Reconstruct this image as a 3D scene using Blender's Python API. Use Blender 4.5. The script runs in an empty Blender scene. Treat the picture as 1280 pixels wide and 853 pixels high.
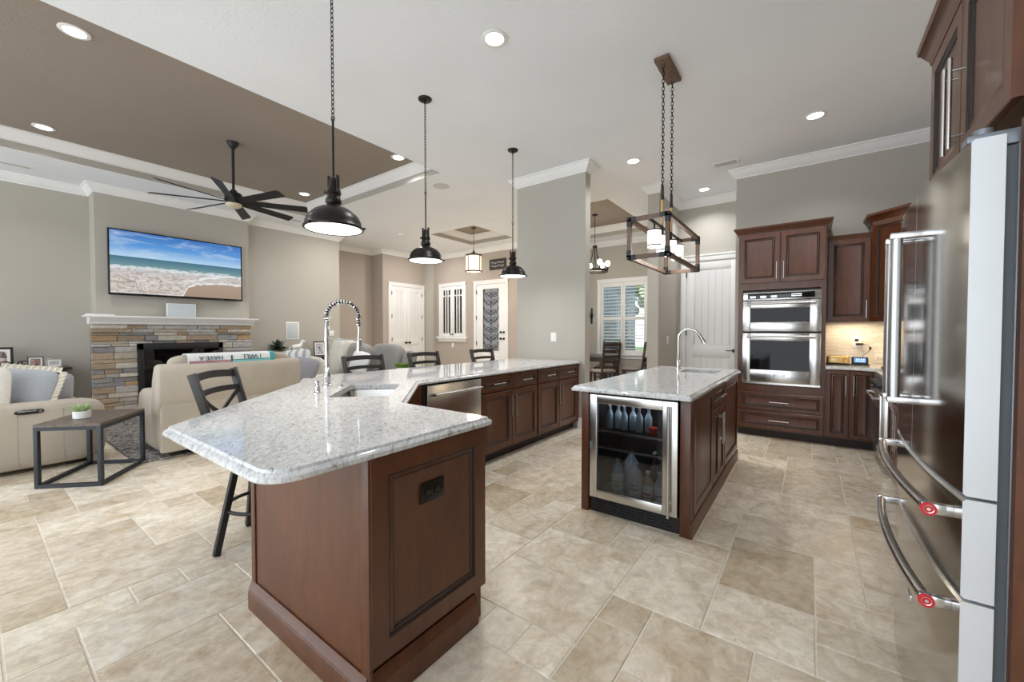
import bpy, bmesh, math, random
from mathutils import Vector, Matrix
from mathutils.geometry import tessellate_polygon

PI = math.pi
R = math.radians
SC = bpy.context.scene
COL = SC.collection
rng = random.Random(11)

# ------------------------------------------------------------------ camera
F_PX, YAW, PITCH, EYE = 504.24, R(36.393), R(1.2936), 1.31
cam_data = bpy.data.cameras.new('camera')
cam = bpy.data.objects.new('camera', cam_data)
COL.objects.link(cam)
cam.location = (0, 0, EYE)
cam.rotation_euler = (PI / 2 - PITCH, 0, YAW)
cam_data.sensor_fit = 'HORIZONTAL'
cam_data.sensor_width = 36.0
cam_data.lens = F_PX / 1280 * 36.0
cam_data.clip_start = 0.05
cam_data.clip_end = 200
SC.camera = cam

# ------------------------------------------------------------------ world, exposure
SC.view_settings.view_transform = 'Standard'
SC.view_settings.look = 'None'
SC.view_settings.gamma = 1.0
SC.view_settings.exposure = 0.42
SC.view_settings.use_curve_mapping = False
SC.cycles.max_bounces = 8
SC.cycles.diffuse_bounces = 5
SC.cycles.glossy_bounces = 4
SC.cycles.transparent_max_bounces = 12
SC.cycles.sample_clamp_indirect = 6
SC.cycles.caustics_reflective = False
SC.cycles.caustics_refractive = False
SC.cycles.use_denoising = True

WORLD_STRENGTH = 2.6
CAN_W, HALL_FILL_W, SHADE_W, GLOBE_W = 9.0, 19.0, 3.6, .8
world = bpy.data.worlds.new('world')
SC.world = world
world.use_nodes = True
wn = world.node_tree.nodes
wn['Background'].inputs[0].default_value = (0.87, 0.935, 1.0, 1)
wn['Background'].inputs[1].default_value = WORLD_STRENGTH


def area_light(name, loc, size, watts, color=(1, 1, 1), shape='DISK', rot=(0, 0, 0), size_y=None, spread=PI):
    d = bpy.data.lights.new(name, 'AREA')
    d.shape = shape
    d.size = size
    if size_y:
        d.size_y = size_y
    d.energy = watts
    d.color = color
    d.spread = spread
    o = bpy.data.objects.new(name, d)
    COL.objects.link(o)
    o.location = loc
    o.rotation_euler = rot
    return o


def point_light(name, loc, radius, watts, color=(1, 1, 1)):
    d = bpy.data.lights.new(name, 'POINT')
    d.energy = watts
    d.shadow_soft_size = radius
    d.color = color
    o = bpy.data.objects.new(name, d)
    COL.objects.link(o)
    o.location = loc
    return o


# ------------------------------------------------------------------ mesh builder
class MB:
    def __init__(self):
        self.v = []
        self.f = []
        self.m = []
        self.c = []      # per-face tint
        self.mi = 0
        self.tint = (1, 1, 1, 1)
        self.X = None    # transform applied to new verts

    def add(self, verts, faces, mi=None):
        b = len(self.v)
        if self.X is not None:
            verts = [self.X @ Vector(p) for p in verts]
        self.v.extend([tuple(p) for p in verts])
        for f in faces:
            self.f.append([b + i for i in f])
            self.m.append(self.mi if mi is None else mi)
            self.c.append(self.tint)
        return self

    def addbm(self, bm, mi=None):
        bm.verts.ensure_lookup_table()
        bm.verts.index_update()
        self.add([v.co.copy() for v in bm.verts], [[v.index for v in f.verts] for f in bm.faces], mi)
        bm.free()
        return self

    def box(self, x0, x1, y0, y1, z0, z1, bev=0, seg=2, mi=None):
        if x0 > x1: x0, x1 = x1, x0
        if y0 > y1: y0, y1 = y1, y0
        if z0 > z1: z0, z1 = z1, z0
        V = [(x0, y0, z0), (x1, y0, z0), (x1, y1, z0), (x0, y1, z0), (x0, y0, z1), (x1, y0, z1), (x1, y1, z1), (x0, y1, z1)]
        Fs = [(3, 2, 1, 0), (4, 5, 6, 7), (0, 1, 5, 4), (1, 2, 6, 5), (2, 3, 7, 6), (3, 0, 4, 7)]
        if bev <= 0:
            return self.add(V, Fs, mi)
        bm = bmesh.new()
        vs = [bm.verts.new(p) for p in V]
        for f in Fs:
            bm.faces.new([vs[i] for i in f])
        bmesh.ops.bevel(bm, geom=bm.edges[:], offset=bev, segments=seg, profile=0.5, affect='EDGES')
        return self.addbm(bm, mi)

    def bar(self, p0, p1, w, t, up=(0, 0, 1), bev=0):
        """rectangular bar between two points; w along 'side', t along 'up'"""
        p0, p1 = Vector(p0), Vector(p1)
        d = p1 - p0
        L = d.length
        d.normalize()
        up = Vector(up)
        s = d.cross(up)
        if s.length < 1e-5:
            s = d.cross(Vector((1, 0, 0)))
        s.normalize()
        u = s.cross(d)
        M = Matrix((s, d, u)).transposed().to_4x4()
        M.translation = p0
        old = self.X
        self.X = M if old is None else old @ M
        self.box(-w / 2, w / 2, 0, L, -t / 2, t / 2, bev)
        self.X = old
        return self

    def cyl(self, p0, p1, r, seg=16, r1=None, caps=True):
        r1 = r if r1 is None else r1
        p0, p1 = Vector(p0), Vector(p1)
        d = (p1 - p0).normalized()
        a = d.orthogonal().normalized()
        b = d.cross(a)
        V, Fs = [], []
        for k in range(seg):
            t = 2 * PI * k / seg
            o = a * math.cos(t) + b * math.sin(t)
            V.append(p0 + o * r)
            V.append(p1 + o * r1)
        for k in range(seg):
            i, j = 2 * k, 2 * ((k + 1) % seg)
            Fs.append((i, j, j + 1, i + 1))
        if caps:
            Fs.append(tuple(2 * k for k in range(seg))[::-1])
            Fs.append(tuple(2 * k + 1 for k in range(seg)))
        return self.add(V, Fs)

    def tube(self, pts, r, seg=10, closed=False, flat=None):
        """tube along pts; r may be a list; flat=(w,t) gives an oval section"""
        P = [Vector(p) for p in pts]
        n = len(P)
        T = []
        for i in range(n):
            a = P[(i - 1) % n] if (closed or i > 0) else P[i]
            b = P[(i + 1) % n] if (closed or i < n - 1) else P[i]
            T.append((b - a).normalized())
        N = T[0].orthogonal().normalized()
        V, Fs = [], []
        for i in range(n):
            N = (N - T[i] * N.dot(T[i])).normalized()
            B = T[i].cross(N)
            rr = r[i] if isinstance(r, (list, tuple)) else r
            for k in range(seg):
                t = 2 * PI * k / seg
                V.append(P[i] + (N * math.cos(t) + B * math.sin(t)) * rr)
        m = n if closed else n - 1
        for i in range(m):
            for k in range(seg):
                a, b = i * seg + k, i * seg + (k + 1) % seg
                c, d = ((i + 1) % n) * seg + (k + 1) % seg, ((i + 1) % n) * seg + k
                Fs.append((a, b, c, d))
        if not closed:
            Fs.append(tuple(range(seg))[::-1])
            Fs.append(tuple((n - 1) * seg + k for k in range(seg)))
        return self.add(V, Fs)

    def lathe(self, prof, seg=32, c=(0, 0, 0)):
        cx, cy, cz = c
        V, Fs = [], []
        n = len(prof)
        for r, z in prof:
            for k in range(seg):
                t = 2 * PI * k / seg
                V.append((cx + r * math.cos(t), cy + r * math.sin(t), cz + z))
        for i in range(n - 1):
            for k in range(seg):
                a, b = i * seg + k, i * seg + (k + 1) % seg
                Fs.append((a, b, b + seg, a + seg))
        if prof[0][0] > 1e-6:
            Fs.append(tuple(range(seg))[::-1])
        if prof[-1][0] > 1e-6:
            Fs.append(tuple((n - 1) * seg + k for k in range(seg)))
        return self.add(V, Fs)

    def shell(self, prof, seg=32, c=(0, 0, 0)):
        """open lathe without caps"""
        cx, cy, cz = c
        V, Fs = [], []
        for r, z in prof:
            for k in range(seg):
                t = 2 * PI * k / seg
                V.append((cx + r * math.cos(t), cy + r * math.sin(t), cz + z))
        for i in range(len(prof) - 1):
            for k in range(seg):
                a, b = i * seg + k, i * seg + (k + 1) % seg
                Fs.append((a, b, b + seg, a + seg))
        return self.add(V, Fs)

    def prism(self, poly, z0, z1):
        n = len(poly)
        V = [(x, y, z0) for x, y in poly] + [(x, y, z1) for x, y in poly]
        tri = tessellate_polygon([[Vector((x, y, 0)) for x, y in poly]])
        Fs = []
        for t in tri:
            t = list(t)
            a, b, c = [Vector(poly[i]) for i in t]
            if (b - a).cross(c - a) < 0:
                t.reverse()
            Fs.append(tuple(n + i for i in t))
            Fs.append(tuple(reversed(t)))
        area = sum(poly[i][0] * poly[(i + 1) % n][1] - poly[(i + 1) % n][0] * poly[i][1] for i in range(n))
        for i in range(n):
            j = (i + 1) % n
            Fs.append((i, j, n + j, n + i) if area > 0 else (j, i, n + i, n + j))
        return self.add(V, Fs)

    def molding(self, path, prof, closed=False):
        """sweep prof [(offset to the left of travel, z)] along an XY path with mitred corners"""
        P = [Vector(p) for p in path]
        n = len(P)
        V, Fs = [], []
        m = len(prof)
        for i in range(n):
            if closed or 0 < i < n - 1:
                d0 = (P[i] - P[(i - 1) % n]).normalized()
                d1 = (P[(i + 1) % n] - P[i]).normalized()
            elif i == 0:
                d0 = d1 = (P[1] - P[0]).normalized()
            else:
                d0 = d1 = (P[i] - P[i - 1]).normalized()
            n0, n1 = Vector((-d0.y, d0.x)), Vector((-d1.y, d1.x))
            nn = (n0 + n1)
            nn = nn / max(nn.length_squared, 1e-6) * 2
            for o, z in prof:
                q = P[i] + nn * o
                V.append((q.x, q.y, z))
        for i in range(n if closed else n - 1):
            for k in range(m):
                a, b = i * m + k, i * m + (k + 1) % m
                c, d = ((i + 1) % n) * m + (k + 1) % m, ((i + 1) % n) * m + k
                Fs.append((a, b, c, d))
        if not closed:
            Fs.append(tuple(range(m))[::-1])
            Fs.append(tuple((n - 1) * m + k for k in range(m)))
        return self.add(V, Fs)

    def cushion(self, c, s, p=3.2, puff=0.0, n=7, M=None):
        """soft rounded box (superellipsoid), half sizes s"""
        bm = bmesh.new()
        bmesh.ops.create_cube(bm, size=2)
        bmesh.ops.subdivide_edges(bm, edges=bm.edges[:], cuts=n, use_grid_fill=True)
        for v in bm.verts:
            q = v.co
            k = (abs(q.x) ** p + abs(q.y) ** p + abs(q.z) ** p) ** (1 / p)
            q = q / k
            v.co = Vector((q.x * s[0], q.y * s[1], q.z * s[2]))
        if puff:
            # pillow: thin towards its rim (local x,z is the face, y the thickness)
            for v in bm.verts:
                u, w = abs(v.co.x) / s[0], abs(v.co.z) / s[2]
                v.co.y *= max(0.12, (1 - u ** 2.6) * (1 - w ** 2.6)) ** 0.5
        if M is not None:
            bmesh.ops.transform(bm, matrix=M, verts=bm.verts[:])
        bmesh.ops.translate(bm, vec=Vector(c), verts=bm.verts[:])
        return self.addbm(bm)

    def door(self, x0, x1, z0, z1, y=0.0, t=0.02, stile=0.058, raised=True):
        """panelled front facing -Y whose back lies on y; material 1 is the dark glaze in the grooves"""
        rings = [(0, y, 0), (0, y - t + .003, 0), (.003, y - t, 0), (stile - .004, y - t, 0), (stile, y - t + .006, 1)]
        if raised:
            rings += [(stile + .006, y - t + .009, 1), (stile + .016, y - t + .004, 0), (stile + .020, y - t + .009, 1), (stile + .025, y - t + .010, 1)]
        else:
            rings += [(stile + .006, y - t + .010, 1)]
        V, Fs, Ms = [], [], []
        for ins, yy, _ in rings:
            a, b, c, d = x0 + ins, x1 - ins, z0 + ins, z1 - ins
            V += [(a, yy, c), (b, yy, c), (b, yy, d), (a, yy, d)]
        for i in range(len(rings) - 1):
            for k in range(4):
                a, b = i * 4 + k, i * 4 + (k + 1) % 4
                Fs.append((a, b, b + 4, a + 4))
                Ms.append(rings[i + 1][2])
        l = (len(rings) - 1) * 4
        Fs.append((l, l + 1, l + 2, l + 3)); Ms.append(0)
        Fs.append((3, 2, 1, 0)); Ms.append(0)
        for f, m in zip(Fs, Ms):
            pass
        b = len(self.v)
        self.add(V, Fs)
        for i, m in enumerate(Ms):
            self.m[len(self.m) - len(Ms) + i] = m
        return self

    def build(self, name, mats, parent=None, smooth=40, world=False, tint=False):
        me = bpy.data.meshes.new(name)
        vs = self.v
        if world and parent is not None:
            Mi = parent.matrix_world.inverted() if False else basis_of(parent).inverted()
            vs = [tuple(Mi @ Vector(p)) for p in vs]
        me.from_pydata(vs, [], self.f)
        if not isinstance(mats, (list, tuple)):
            mats = [mats]
        for m in mats:
            me.materials.append(m)
        me.polygons.foreach_set('material_index', [min(i, len(mats) - 1) for i in self.m])
        if tint:
            a = me.color_attributes.new('tint', 'FLOAT_COLOR', 'CORNER')
            buf = []
            for f, c in zip(self.f, self.c):
                buf.extend(list(c) * len(f))
            a.data.foreach_set('color', buf)
        if smooth:
            me.polygons.foreach_set('use_smooth', [True] * len(me.polygons))
            me.set_sharp_from_angle(angle=R(smooth))
        me.update()
        o = bpy.data.objects.new(name, me)
        COL.objects.link(o)
        if parent is not None:
            o.parent = parent
        return o


def basis_of(o):
    M = Matrix.Translation(o.location) @ o.rotation_euler.to_matrix().to_4x4()
    if o.parent is not None:
        return basis_of(o.parent) @ M
    return M


def tag(o, label, cat, group=None):
    o['label'] = label
    o['category'] = cat
    if group:
        o['group'] = group
    return o


def thing(name, label, cat, loc=(0, 0, 0), rotz=0.0, group=None):
    o = bpy.data.objects.new(name, None)
    COL.objects.link(o)
    o.empty_display_size = 0.1
    o.location = loc
    o.rotation_euler = (0, 0, rotz)
    return tag(o, label, cat, group)


def struct(o):
    o['kind'] = 'structure'
    return o


def children(o):
    return [c for c in bpy.data.objects if c.parent == o]


def copy_thing(root, loc, rotz=None, label=None, group=None):
    r = root.copy()
    COL.objects.link(r)
    r.location = loc
    if rotz is not None:
        r.rotation_euler = (0, 0, rotz)
    if label:
        r['label'] = label
    if group:
        r['group'] = group
    for ch in children(root):
        c = ch.copy()
        COL.objects.link(c)
        c.parent = r
        for g in children(ch):
            d = g.copy()
            COL.objects.link(d)
            d.parent = c
    return r


# ------------------------------------------------------------------ materials
class NT:
    def __init__(self, name):
        self.mat = bpy.data.materials.new(name)
        self.mat.use_nodes = True
        self.t = self.mat.node_tree
        self.p = self.t.nodes['Principled BSDF']
        self.out = self.t.nodes['Material Output']

    def n(self, typ, **kw):
        nd = self.t.nodes.new(typ)
        for k, v in kw.items():
            if k.startswith('_'):
                setattr(nd, k[1:], v)
            else:
                nd.inputs[int(k[1:]) if k[0] == 'i' and k[1:].isdigit() else k.replace('__', ' ')].default_value = v
        return nd

    def l(self, a, b):
        self.t.links.new(a, b)

    def coords(self, scale=(1, 1, 1), rot=(0, 0, 0), src='Object'):
        tc = self.n('ShaderNodeTexCoord')
        mp = self.n('ShaderNodeMapping')
        mp.inputs['Scale'].default_value = scale
        mp.inputs['Rotation'].default_value = rot
        self.l(tc.outputs[src], mp.inputs['Vector'])
        return mp.outputs[0]

    def noise(self, vec, scale=5, detail=3, rough=.5, dist=0):
        nd = self.n('ShaderNodeTexNoise')
        nd.inputs['Scale'].default_value = scale
        nd.inputs['Detail'].default_value = detail
        nd.inputs['Roughness'].default_value = rough
        nd.inputs['Distortion'].default_value = dist
        self.l(vec, nd.inputs['Vector'])
        return nd.outputs['Fac']

    def ramp(self, fac, stops):
        nd = self.n('ShaderNodeValToRGB')
        e = nd.color_ramp.elements
        while len(e) < len(stops):
            e.new(0.5)
        for k, (pos, c) in zip(e, stops):
            k.position = pos
            k.color = (*c, 1) if len(c) == 3 else c
        self.l(fac, nd.inputs[0])
        return nd.outputs[0]

    def mix(self, a, b, fac, mode='MIX'):
        nd = self.n('ShaderNodeMixRGB')
        nd.blend_type = mode
        for v, i in ((fac, 0), (a, 1), (b, 2)):
            if hasattr(v, 'is_linked') or hasattr(v, 'links'):
                self.l(v, nd.inputs[i])
            elif i == 0:
                nd.inputs[0].default_value = v
            else:
                nd.inputs[i].default_value = (*v, 1)
        return nd.outputs[0]

    def math(self, op, a, b=None):
        nd = self.n('ShaderNodeMath')
        nd.operation = op
        for v, i in ((a, 0), (b, 1)):
            if v is None:
                continue
            if hasattr(v, 'links'):
                self.l(v, nd.inputs[i])
            else:
                nd.inputs[i].default_value = v
        return nd.outputs[0]

    def base(self, c):
        if hasattr(c, 'links'):
            self.l(c, self.p.inputs['Base Color'])
        else:
            self.p.inputs['Base Color'].default_value = (*c, 1)
        return self

    def set(self, rough=None, metal=None, coat=None, spec=None, emit=None, estr=None, sheen=None):
        P = self.p.inputs
        if rough is not None: P['Roughness'].default_value = rough
        if metal is not None: P['Metallic'].default_value = metal
        if coat is not None:
            P['Coat Weight'].default_value = coat
            P['Coat Roughness'].default_value = .22
        if spec is not None: P['Specular IOR Level'].default_value = spec
        if emit is not None:
            P['Emission Color'].default_value = (*emit, 1)
            P['Emission Strength'].default_value = estr
        if sheen is not None: P['Sheen Weight'].default_value = sheen
        return self

    def bump(self, h, strength=.2, dist=.01):
        b = self.n('ShaderNodeBump')
        b.inputs['Strength'].default_value = strength
        b.inputs['Distance'].default_value = dist
        self.l(h, b.inputs['Height'])
        self.l(b.outputs[0], self.p.inputs['Normal'])
        return self


def plain(name, c, rough=.5, metal=0, noise=0.06, scale=9, **kw):
    t = NT(name)
    if noise:
        f = t.noise(t.coords(), scale, 3)
        t.base(t.ramp(f, [(.3, tuple(x * (1 - noise) for x in c)), (.7, tuple(min(1, x * (1 + noise)) for x in c))]))
    else:
        t.base(c)
    t.set(rough=rough, metal=metal, **kw)
    return t.mat


def make_wood(name, dark, light, rough=.32, coat=.35, scale=(9, 9, 1.1)):
    t = NT(name)
    v = t.coords(scale)
    a = t.noise(v, 4.0, 6, .6, .6)
    b = t.noise(t.coords((1.3, 1.3, .6)), 2.2, 3)
    t.base(t.mix(t.ramp(a, [(.22, dark), (.80, light)]), t.ramp(b, [(.3, (.72, .66, .62)), (.7, (1.12, 1.1, 1.06))]), .8, 'MULTIPLY'))
    t.set(rough=rough, coat=coat)
    t.bump(a, .04, .002)
    return t.mat


def make_paint(name, c, rough=.75, bump=.12, bscale=90):
    t = NT(name)
    f = t.noise(t.coords(), bscale, 4)
    g = t.noise(t.coords(), 1.1, 2)
    t.base(t.ramp(g, [(.3, tuple(x * .975 for x in c)), (.7, tuple(x * 1.02 for x in c))]))
    t.set(rough=rough, spec=.3)
    t.bump(f, bump, .004)
    return t.mat


def make_tint(name, rough=.5, bump=.3, streak=(1.5, 4, 4), lo=.75, hi=1.15, sc=7, spec=.4):
    """stone whose per-piece colour comes from the 'tint' attribute, times veining"""
    t = NT(name)
    a = t.n('ShaderNodeAttribute')
    a.attribute_name = 'tint'
    f = t.noise(t.coords(streak), sc, 6, .62, .8)
    t.base(t.mix(a.outputs['Color'], t.ramp(f, [(.3, (lo,) * 3), (.7, (hi,) * 3)]), 1.0, 'MULTIPLY'))
    t.set(rough=rough, spec=spec)
    t.bump(f, bump, .01)
    return t.mat


def make_travertine():
    t = NT('travertine_tile')
    a = t.n('ShaderNodeAttribute')
    a.attribute_name = 'tint'
    sep = t.n('ShaderNodeSeparateColor')
    t.l(a.outputs['Color'], sep.inputs[0])
    # shift the pattern per tile (red and green hold offsets, blue the shade)
    tc = t.n('ShaderNodeTexCoord')
    cmb = t.n('ShaderNodeCombineXYZ')
    t.l(t.math('MULTIPLY', sep.outputs[0], 37.0), cmb.inputs[0])
    t.l(t.math('MULTIPLY', sep.outputs[1], 23.0), cmb.inputs[1])
    add = t.n('ShaderNodeVectorMath')
    t.l(tc.outputs['Object'], add.inputs[0])
    t.l(cmb.outputs[0], add.inputs[1])
    mp = t.n('ShaderNodeMapping')
    mp.inputs['Scale'].default_value = (2.1, 1.0, 1)
    t.l(add.outputs[0], mp.inputs['Vector'])
    streak = t.noise(mp.outputs[0], 2.6, 8, .66, 1.6)
    blot = t.noise(add.outputs[0], 3.6, 5, .62, .9)
    c = t.ramp(streak, [(.30, (.62, .54, .425)), (.48, (.77, .705, .60)), (.70, (.84, .795, .715))])
    tan = t.ramp(blot, [(.50, (0, 0, 0)), (.74, (1, 1, 1))])
    c = t.mix(c, (.52, .365, .205), t.math('MULTIPLY', tan, .62))
    fine = t.noise(add.outputs[0], 14, 6, .7, .8)
    c = t.mix(c, t.ramp(fine, [(.32, (.72, .68, .63)), (.66, (1.10, 1.10, 1.09))]), .8, 'MULTIPLY')
    shade = t.ramp(sep.outputs[2], [(0, (.76, .70, .61)), (.35, (.94, .91, .87)), (.65, (1.0, .99, .97)), (1, (1.14, 1.14, 1.13))])
    c = t.mix(c, shade, 1.0, 'MULTIPLY')
    pits = t.noise(add.outputs[0], 34, 5, .7, 1.5)
    pm = t.ramp(pits, [(.33, (1, 1, 1)), (.40, (0, 0, 0))])
    zone = t.ramp(blot, [(.46, (0, 0, 0)), (.62, (1, 1, 1))])
    c = t.mix(c, (.33, .24, .16), t.math('MULTIPLY', t.math('MULTIPLY', pm, zone), .75))
    t.base(c)
    t.set(rough=.26, spec=.45)
    t.bump(t.math('SUBTRACT', streak, t.math('MULTIPLY', pm, .6)), .10, .004)
    return t.mat


def make_granite():
    t = NT('speckled_quartz')
    v = t.coords((1, 1, 1), (0, 0, R(38)))
    w = t.n('ShaderNodeMapping')
    w.inputs['Scale'].default_value = (1, 2.3, 1)
    t.l(v, w.inputs[0])
    a = t.noise(w.outputs[0], 15, 8, .70, 2.0)
    b = t.noise(w.outputs[0], 27, 7, .72, 2.6)
    d = t.noise(w.outputs[0], 5, 4, .6, 1.0)
    c = t.ramp(a, [(.33, (.27, .28, .295)), (.43, (.53, .54, .55)), (.53, (.68, .69, .695)), (.7, (.77, .78, .785))])
    fl = t.ramp(b, [(.57, (0, 0, 0)), (.66, (1, 1, 1))])
    zone = t.ramp(d, [(.40, (.35, .25, .25)), (.6, (1, 1, 1))])
    c = t.mix(c, (.10, .105, .12), t.math('MULTIPLY', t.math('MULTIPLY', fl, zone), .85))
    t.base(c)
    t.set(rough=.07, spec=.5)
    return t.mat


def make_steel(name, c=(.62, .61, .59), rough=.25, streak=(1, 1, 120)):
    t = NT(name)
    f = t.noise(t.coords(streak), 6, 3)
    t.base(t.ramp(f, [(.3, tuple(x * .93 for x in c)), (.7, tuple(min(1, x * 1.05) for x in c))]))
    t.set(rough=rough, metal=1)
    return t.mat


def make_glass(name, tint=(.9, .93, .92), rough=.02, refl=1.0):
    t = NT(name)
    t.t.nodes.remove(t.p)
    tr = t.n('ShaderNodeBsdfTransparent')
    tr.inputs[0].default_value = (*tint, 1)
    gl = t.n('ShaderNodeBsdfGlossy')
    gl.inputs['Roughness'].default_value = rough
    fr = t.n('ShaderNodeFresnel')
    fr.inputs[0].default_value = 1.5
    mx = t.n('ShaderNodeMixShader')
    t.l(t.math('MULTIPLY', fr.outputs[0], refl), mx.inputs[0])
    t.l(tr.outputs[0], mx.inputs[1])
    t.l(gl.outputs[0], mx.inputs[2])
    t.l(mx.outputs[0], t.out.inputs[0])
    return t.mat


def make_emit(name, c, s):
    t = NT(name)
    f = t.noise(t.coords(), 3, 1)
    t.base(t.ramp(f, [(0, tuple(x * .9 for x in (.8, .8, .8))), (1, (.8, .8, .8))]))
    t.set(rough=.4, emit=c, estr=s)
    return t.mat


def make_fabric(name, c, rough=.9, scale=160, bump=.25, var=.08, sheen=.2):
    t = NT(name)
    f = t.noise(t.coords(), scale, 2)
    g = t.noise(t.coords(), 4, 3)
    t.base(t.mix(t.ramp(g, [(.3, tuple(x * (1 - var) for x in c)), (.7, tuple(x * (1 + var) for x in c))]), t.ramp(f, [(.3, (.9,) * 3), (.7, (1.06,) * 3)]), 1, 'MULTIPLY'))
    t.set(rough=rough, sheen=sheen, spec=.25)
    t.bump(f, bump, .002)
    return t.mat


M = {}
M['ceiling'] = make_paint('ceiling_paint', (.83, .86, .90), .85, .3, 42)
M['tray'] = make_paint('taupe_ceiling_paint', (.30, .255, .215), .85, .4, 42)
M['wall'] = make_paint('greige_wall_paint', (.455, .43, .38), .7, .08, 120)
M['wall_taupe'] = make_paint('taupe_wall_tone', (.44, .385, .335), .7, .08, 120)  # warmer tone on the foyer and front walls than elsewhere
M['trim'] = make_paint('white_trim_paint', (.83, .83, .82), .4, .01, 60)
M['grout'] = plain('grout', (.70, .64, .54), .9, 0, .08, 60)
M['tile'] = make_travertine()
M['quartz'] = make_granite()
M['wood'] = make_wood('cherry_stained_wood', (.066, .0180, .0056), (.130, .0420, .0130), .38, .18, (6, 6, 1.5))
M['glaze'] = plain('dark_glaze', (.014, .006, .004), .45)
M['wood_dark'] = make_wood('dark_walnut', (.020, .010, .006), (.05, .026, .016))
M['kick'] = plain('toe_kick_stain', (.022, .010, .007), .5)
M['barnwood'] = make_wood('weathered_brown_wood', (.085, .05, .032), (.21, .13, .085), .55, .0, (6, 1.2, 6))
M['tablewood'] = make_wood('grey_brown_tabletop', (.06, .045, .035), (.17, .125, .095), .4, .1, (1.5, 9, 9))
M['steel'] = make_steel('brushed_steel')
M['steel_h'] = make_steel('brushed_steel_across', (.66, .65, .63), .24, (120, 120, 1))
M['fridge_steel'] = make_steel('fridge_steel', (.43, .41, .385), .14, (1, 1, 90))
M['chrome'] = make_steel('chrome', (.62, .62, .63), .07, (1, 1, 1))
M['nickel'] = make_steel('satin_nickel', (.56, .55, .53), .27)
M['door_edge'] = plain('painted_metal_edge', (.63, .655, .68), .35, .25, .02)
M['grey_metal'] = plain('grey_blue_metal', (.20, .22, .25), .4, .4, .03)
M['black'] = plain('matte_black_metal', (.010, .010, .011), .55, .0, .05)
M['blackgloss'] = plain('black_gloss', (.006, .006, .007), .08, 0, 0)
M['bronze'] = plain('oil_rubbed_bronze', (.018, .015, .013), .35, .6, .08)
M['stool'] = plain('dark_stool_metal', (.035, .033, .032), .45, .4, .08)
M['tableframe'] = plain('blue_black_frame', (.022, .027, .033), .5, .2, .05)
M['pull'] = M['nickel']
M['fridge_bar'] = make_steel('fridge_handle_steel', (.36, .355, .35), .24, (120, 120, 1))
M['bracket'] = make_steel('bracket_steel', (.58, .58, .59), .12, (1, 1, 1))
M['white'] = plain('white_plastic', (.80, .80, .78), .4, 0, .01)
M['speaker_grille'] = plain('pale_grey_grille', (.55, .60, .62), .7, 0, .04, 200)
M['dark'] = plain('dark_interior', (.010, .010, .011), .6, 0, .05)
M['glass'] = make_glass('clear_glass')
M['smoke'] = make_glass('smoked_glass', (.62, .64, .66), .015, 1.3)
M['oven_glass'] = plain('oven_glass', (.006, .006, .007), .04, 0, 0, spec=.22)
M['lens'] = make_emit('lamp_lens', (1, .98, .95), 5.0)
M['shade_lens'] = make_emit('pendant_lens', (1, .97, .93), 3.2)
M['opal'] = make_emit('opal_glass', (1, .96, .90), 2.6)
M['amber'] = make_emit('amber_mica', (1, .70, .38), .9)
M['bulb'] = make_emit('bulb', (1, .9, .75), 6.0)
M['leather'] = make_fabric('cream_leather', (.46, .405, .335), .55, 240, .12, .06, .05)
M['leather_brown'] = make_fabric('tan_leather', (.33, .27, .21), .5, 240, .12, .08, .05)
M['leather_grey'] = make_fabric('grey_leather', (.235, .228, .21), .5, 200, .12, .1, .05)
M['cream'] = make_fabric('cream_cloth', (.68, .65, .58), .95, 90, .4, .08)
M['blue_grey'] = make_fabric('blue_grey_cloth', (.40, .425, .46), .95, 150, .3, .07)
M['lace'] = make_fabric('ivory_lace', (.72, .67, .56), .95, 70, .6, .1)
M['white_cloth'] = make_fabric('white_cloth', (.76, .77, .76), .95, 120, .3, .05)
M['leaf'] = plain('leaf_green', (.06, .13, .05), .5, 0, .3, 30)
M['leaf_dark'] = plain('leaf_dark_green', (.035, .065, .045), .5, 0, .3, 30)
M['leaf_pale'] = plain('leaf_pale_green', (.36, .47, .24), .5, 0, .2, 30)
M['red'] = plain('red_enamel', (.55, .01, .025), .25, 0, .03)
M['soil'] = plain('soil', (.03, .02, .015), .9, 0, .3, 60)
M['rope'] = plain('natural_rope', (.55, .36, .16), .8, 0, .2, 160)
M['outlet_black'] = plain('outlet_black', (.01, .01, .01), .35, 0, 0)


def make_backsplash():
    t = NT('stacked_marble_mosaic')
    tc = t.n('ShaderNodeTexCoord')
    mp = t.n('ShaderNodeMapping')
    mp.inputs['Rotation'].default_value = (R(90), 0, 0)
    t.l(tc.outputs['Object'], mp.inputs[0])
    br = t.n('ShaderNodeTexBrick')
    br.offset = .37
    br.squash = 1.6
    br.squash_frequency = 3
    br.inputs['Color1'].default_value = (.66, .60, .50, 1)
    br.inputs['Color2'].default_value = (.78, .73, .64, 1)
    br.inputs['Mortar'].default_value = (.50, .45, .38, 1)
    br.inputs['Scale'].default_value = 1.0
    br.inputs['Mortar Size'].default_value = .0012
    br.inputs['Brick Width'].default_value = .11
    br.inputs['Row Height'].default_value = .021
    t.l(mp.outputs[0], br.inputs[0])
    t.base(br.outputs[0])
    t.set(rough=.25)
    t.bump(t.math('SUBTRACT', 1.0, br.outputs['Fac']), .3, .003)
    return t.mat


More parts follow.
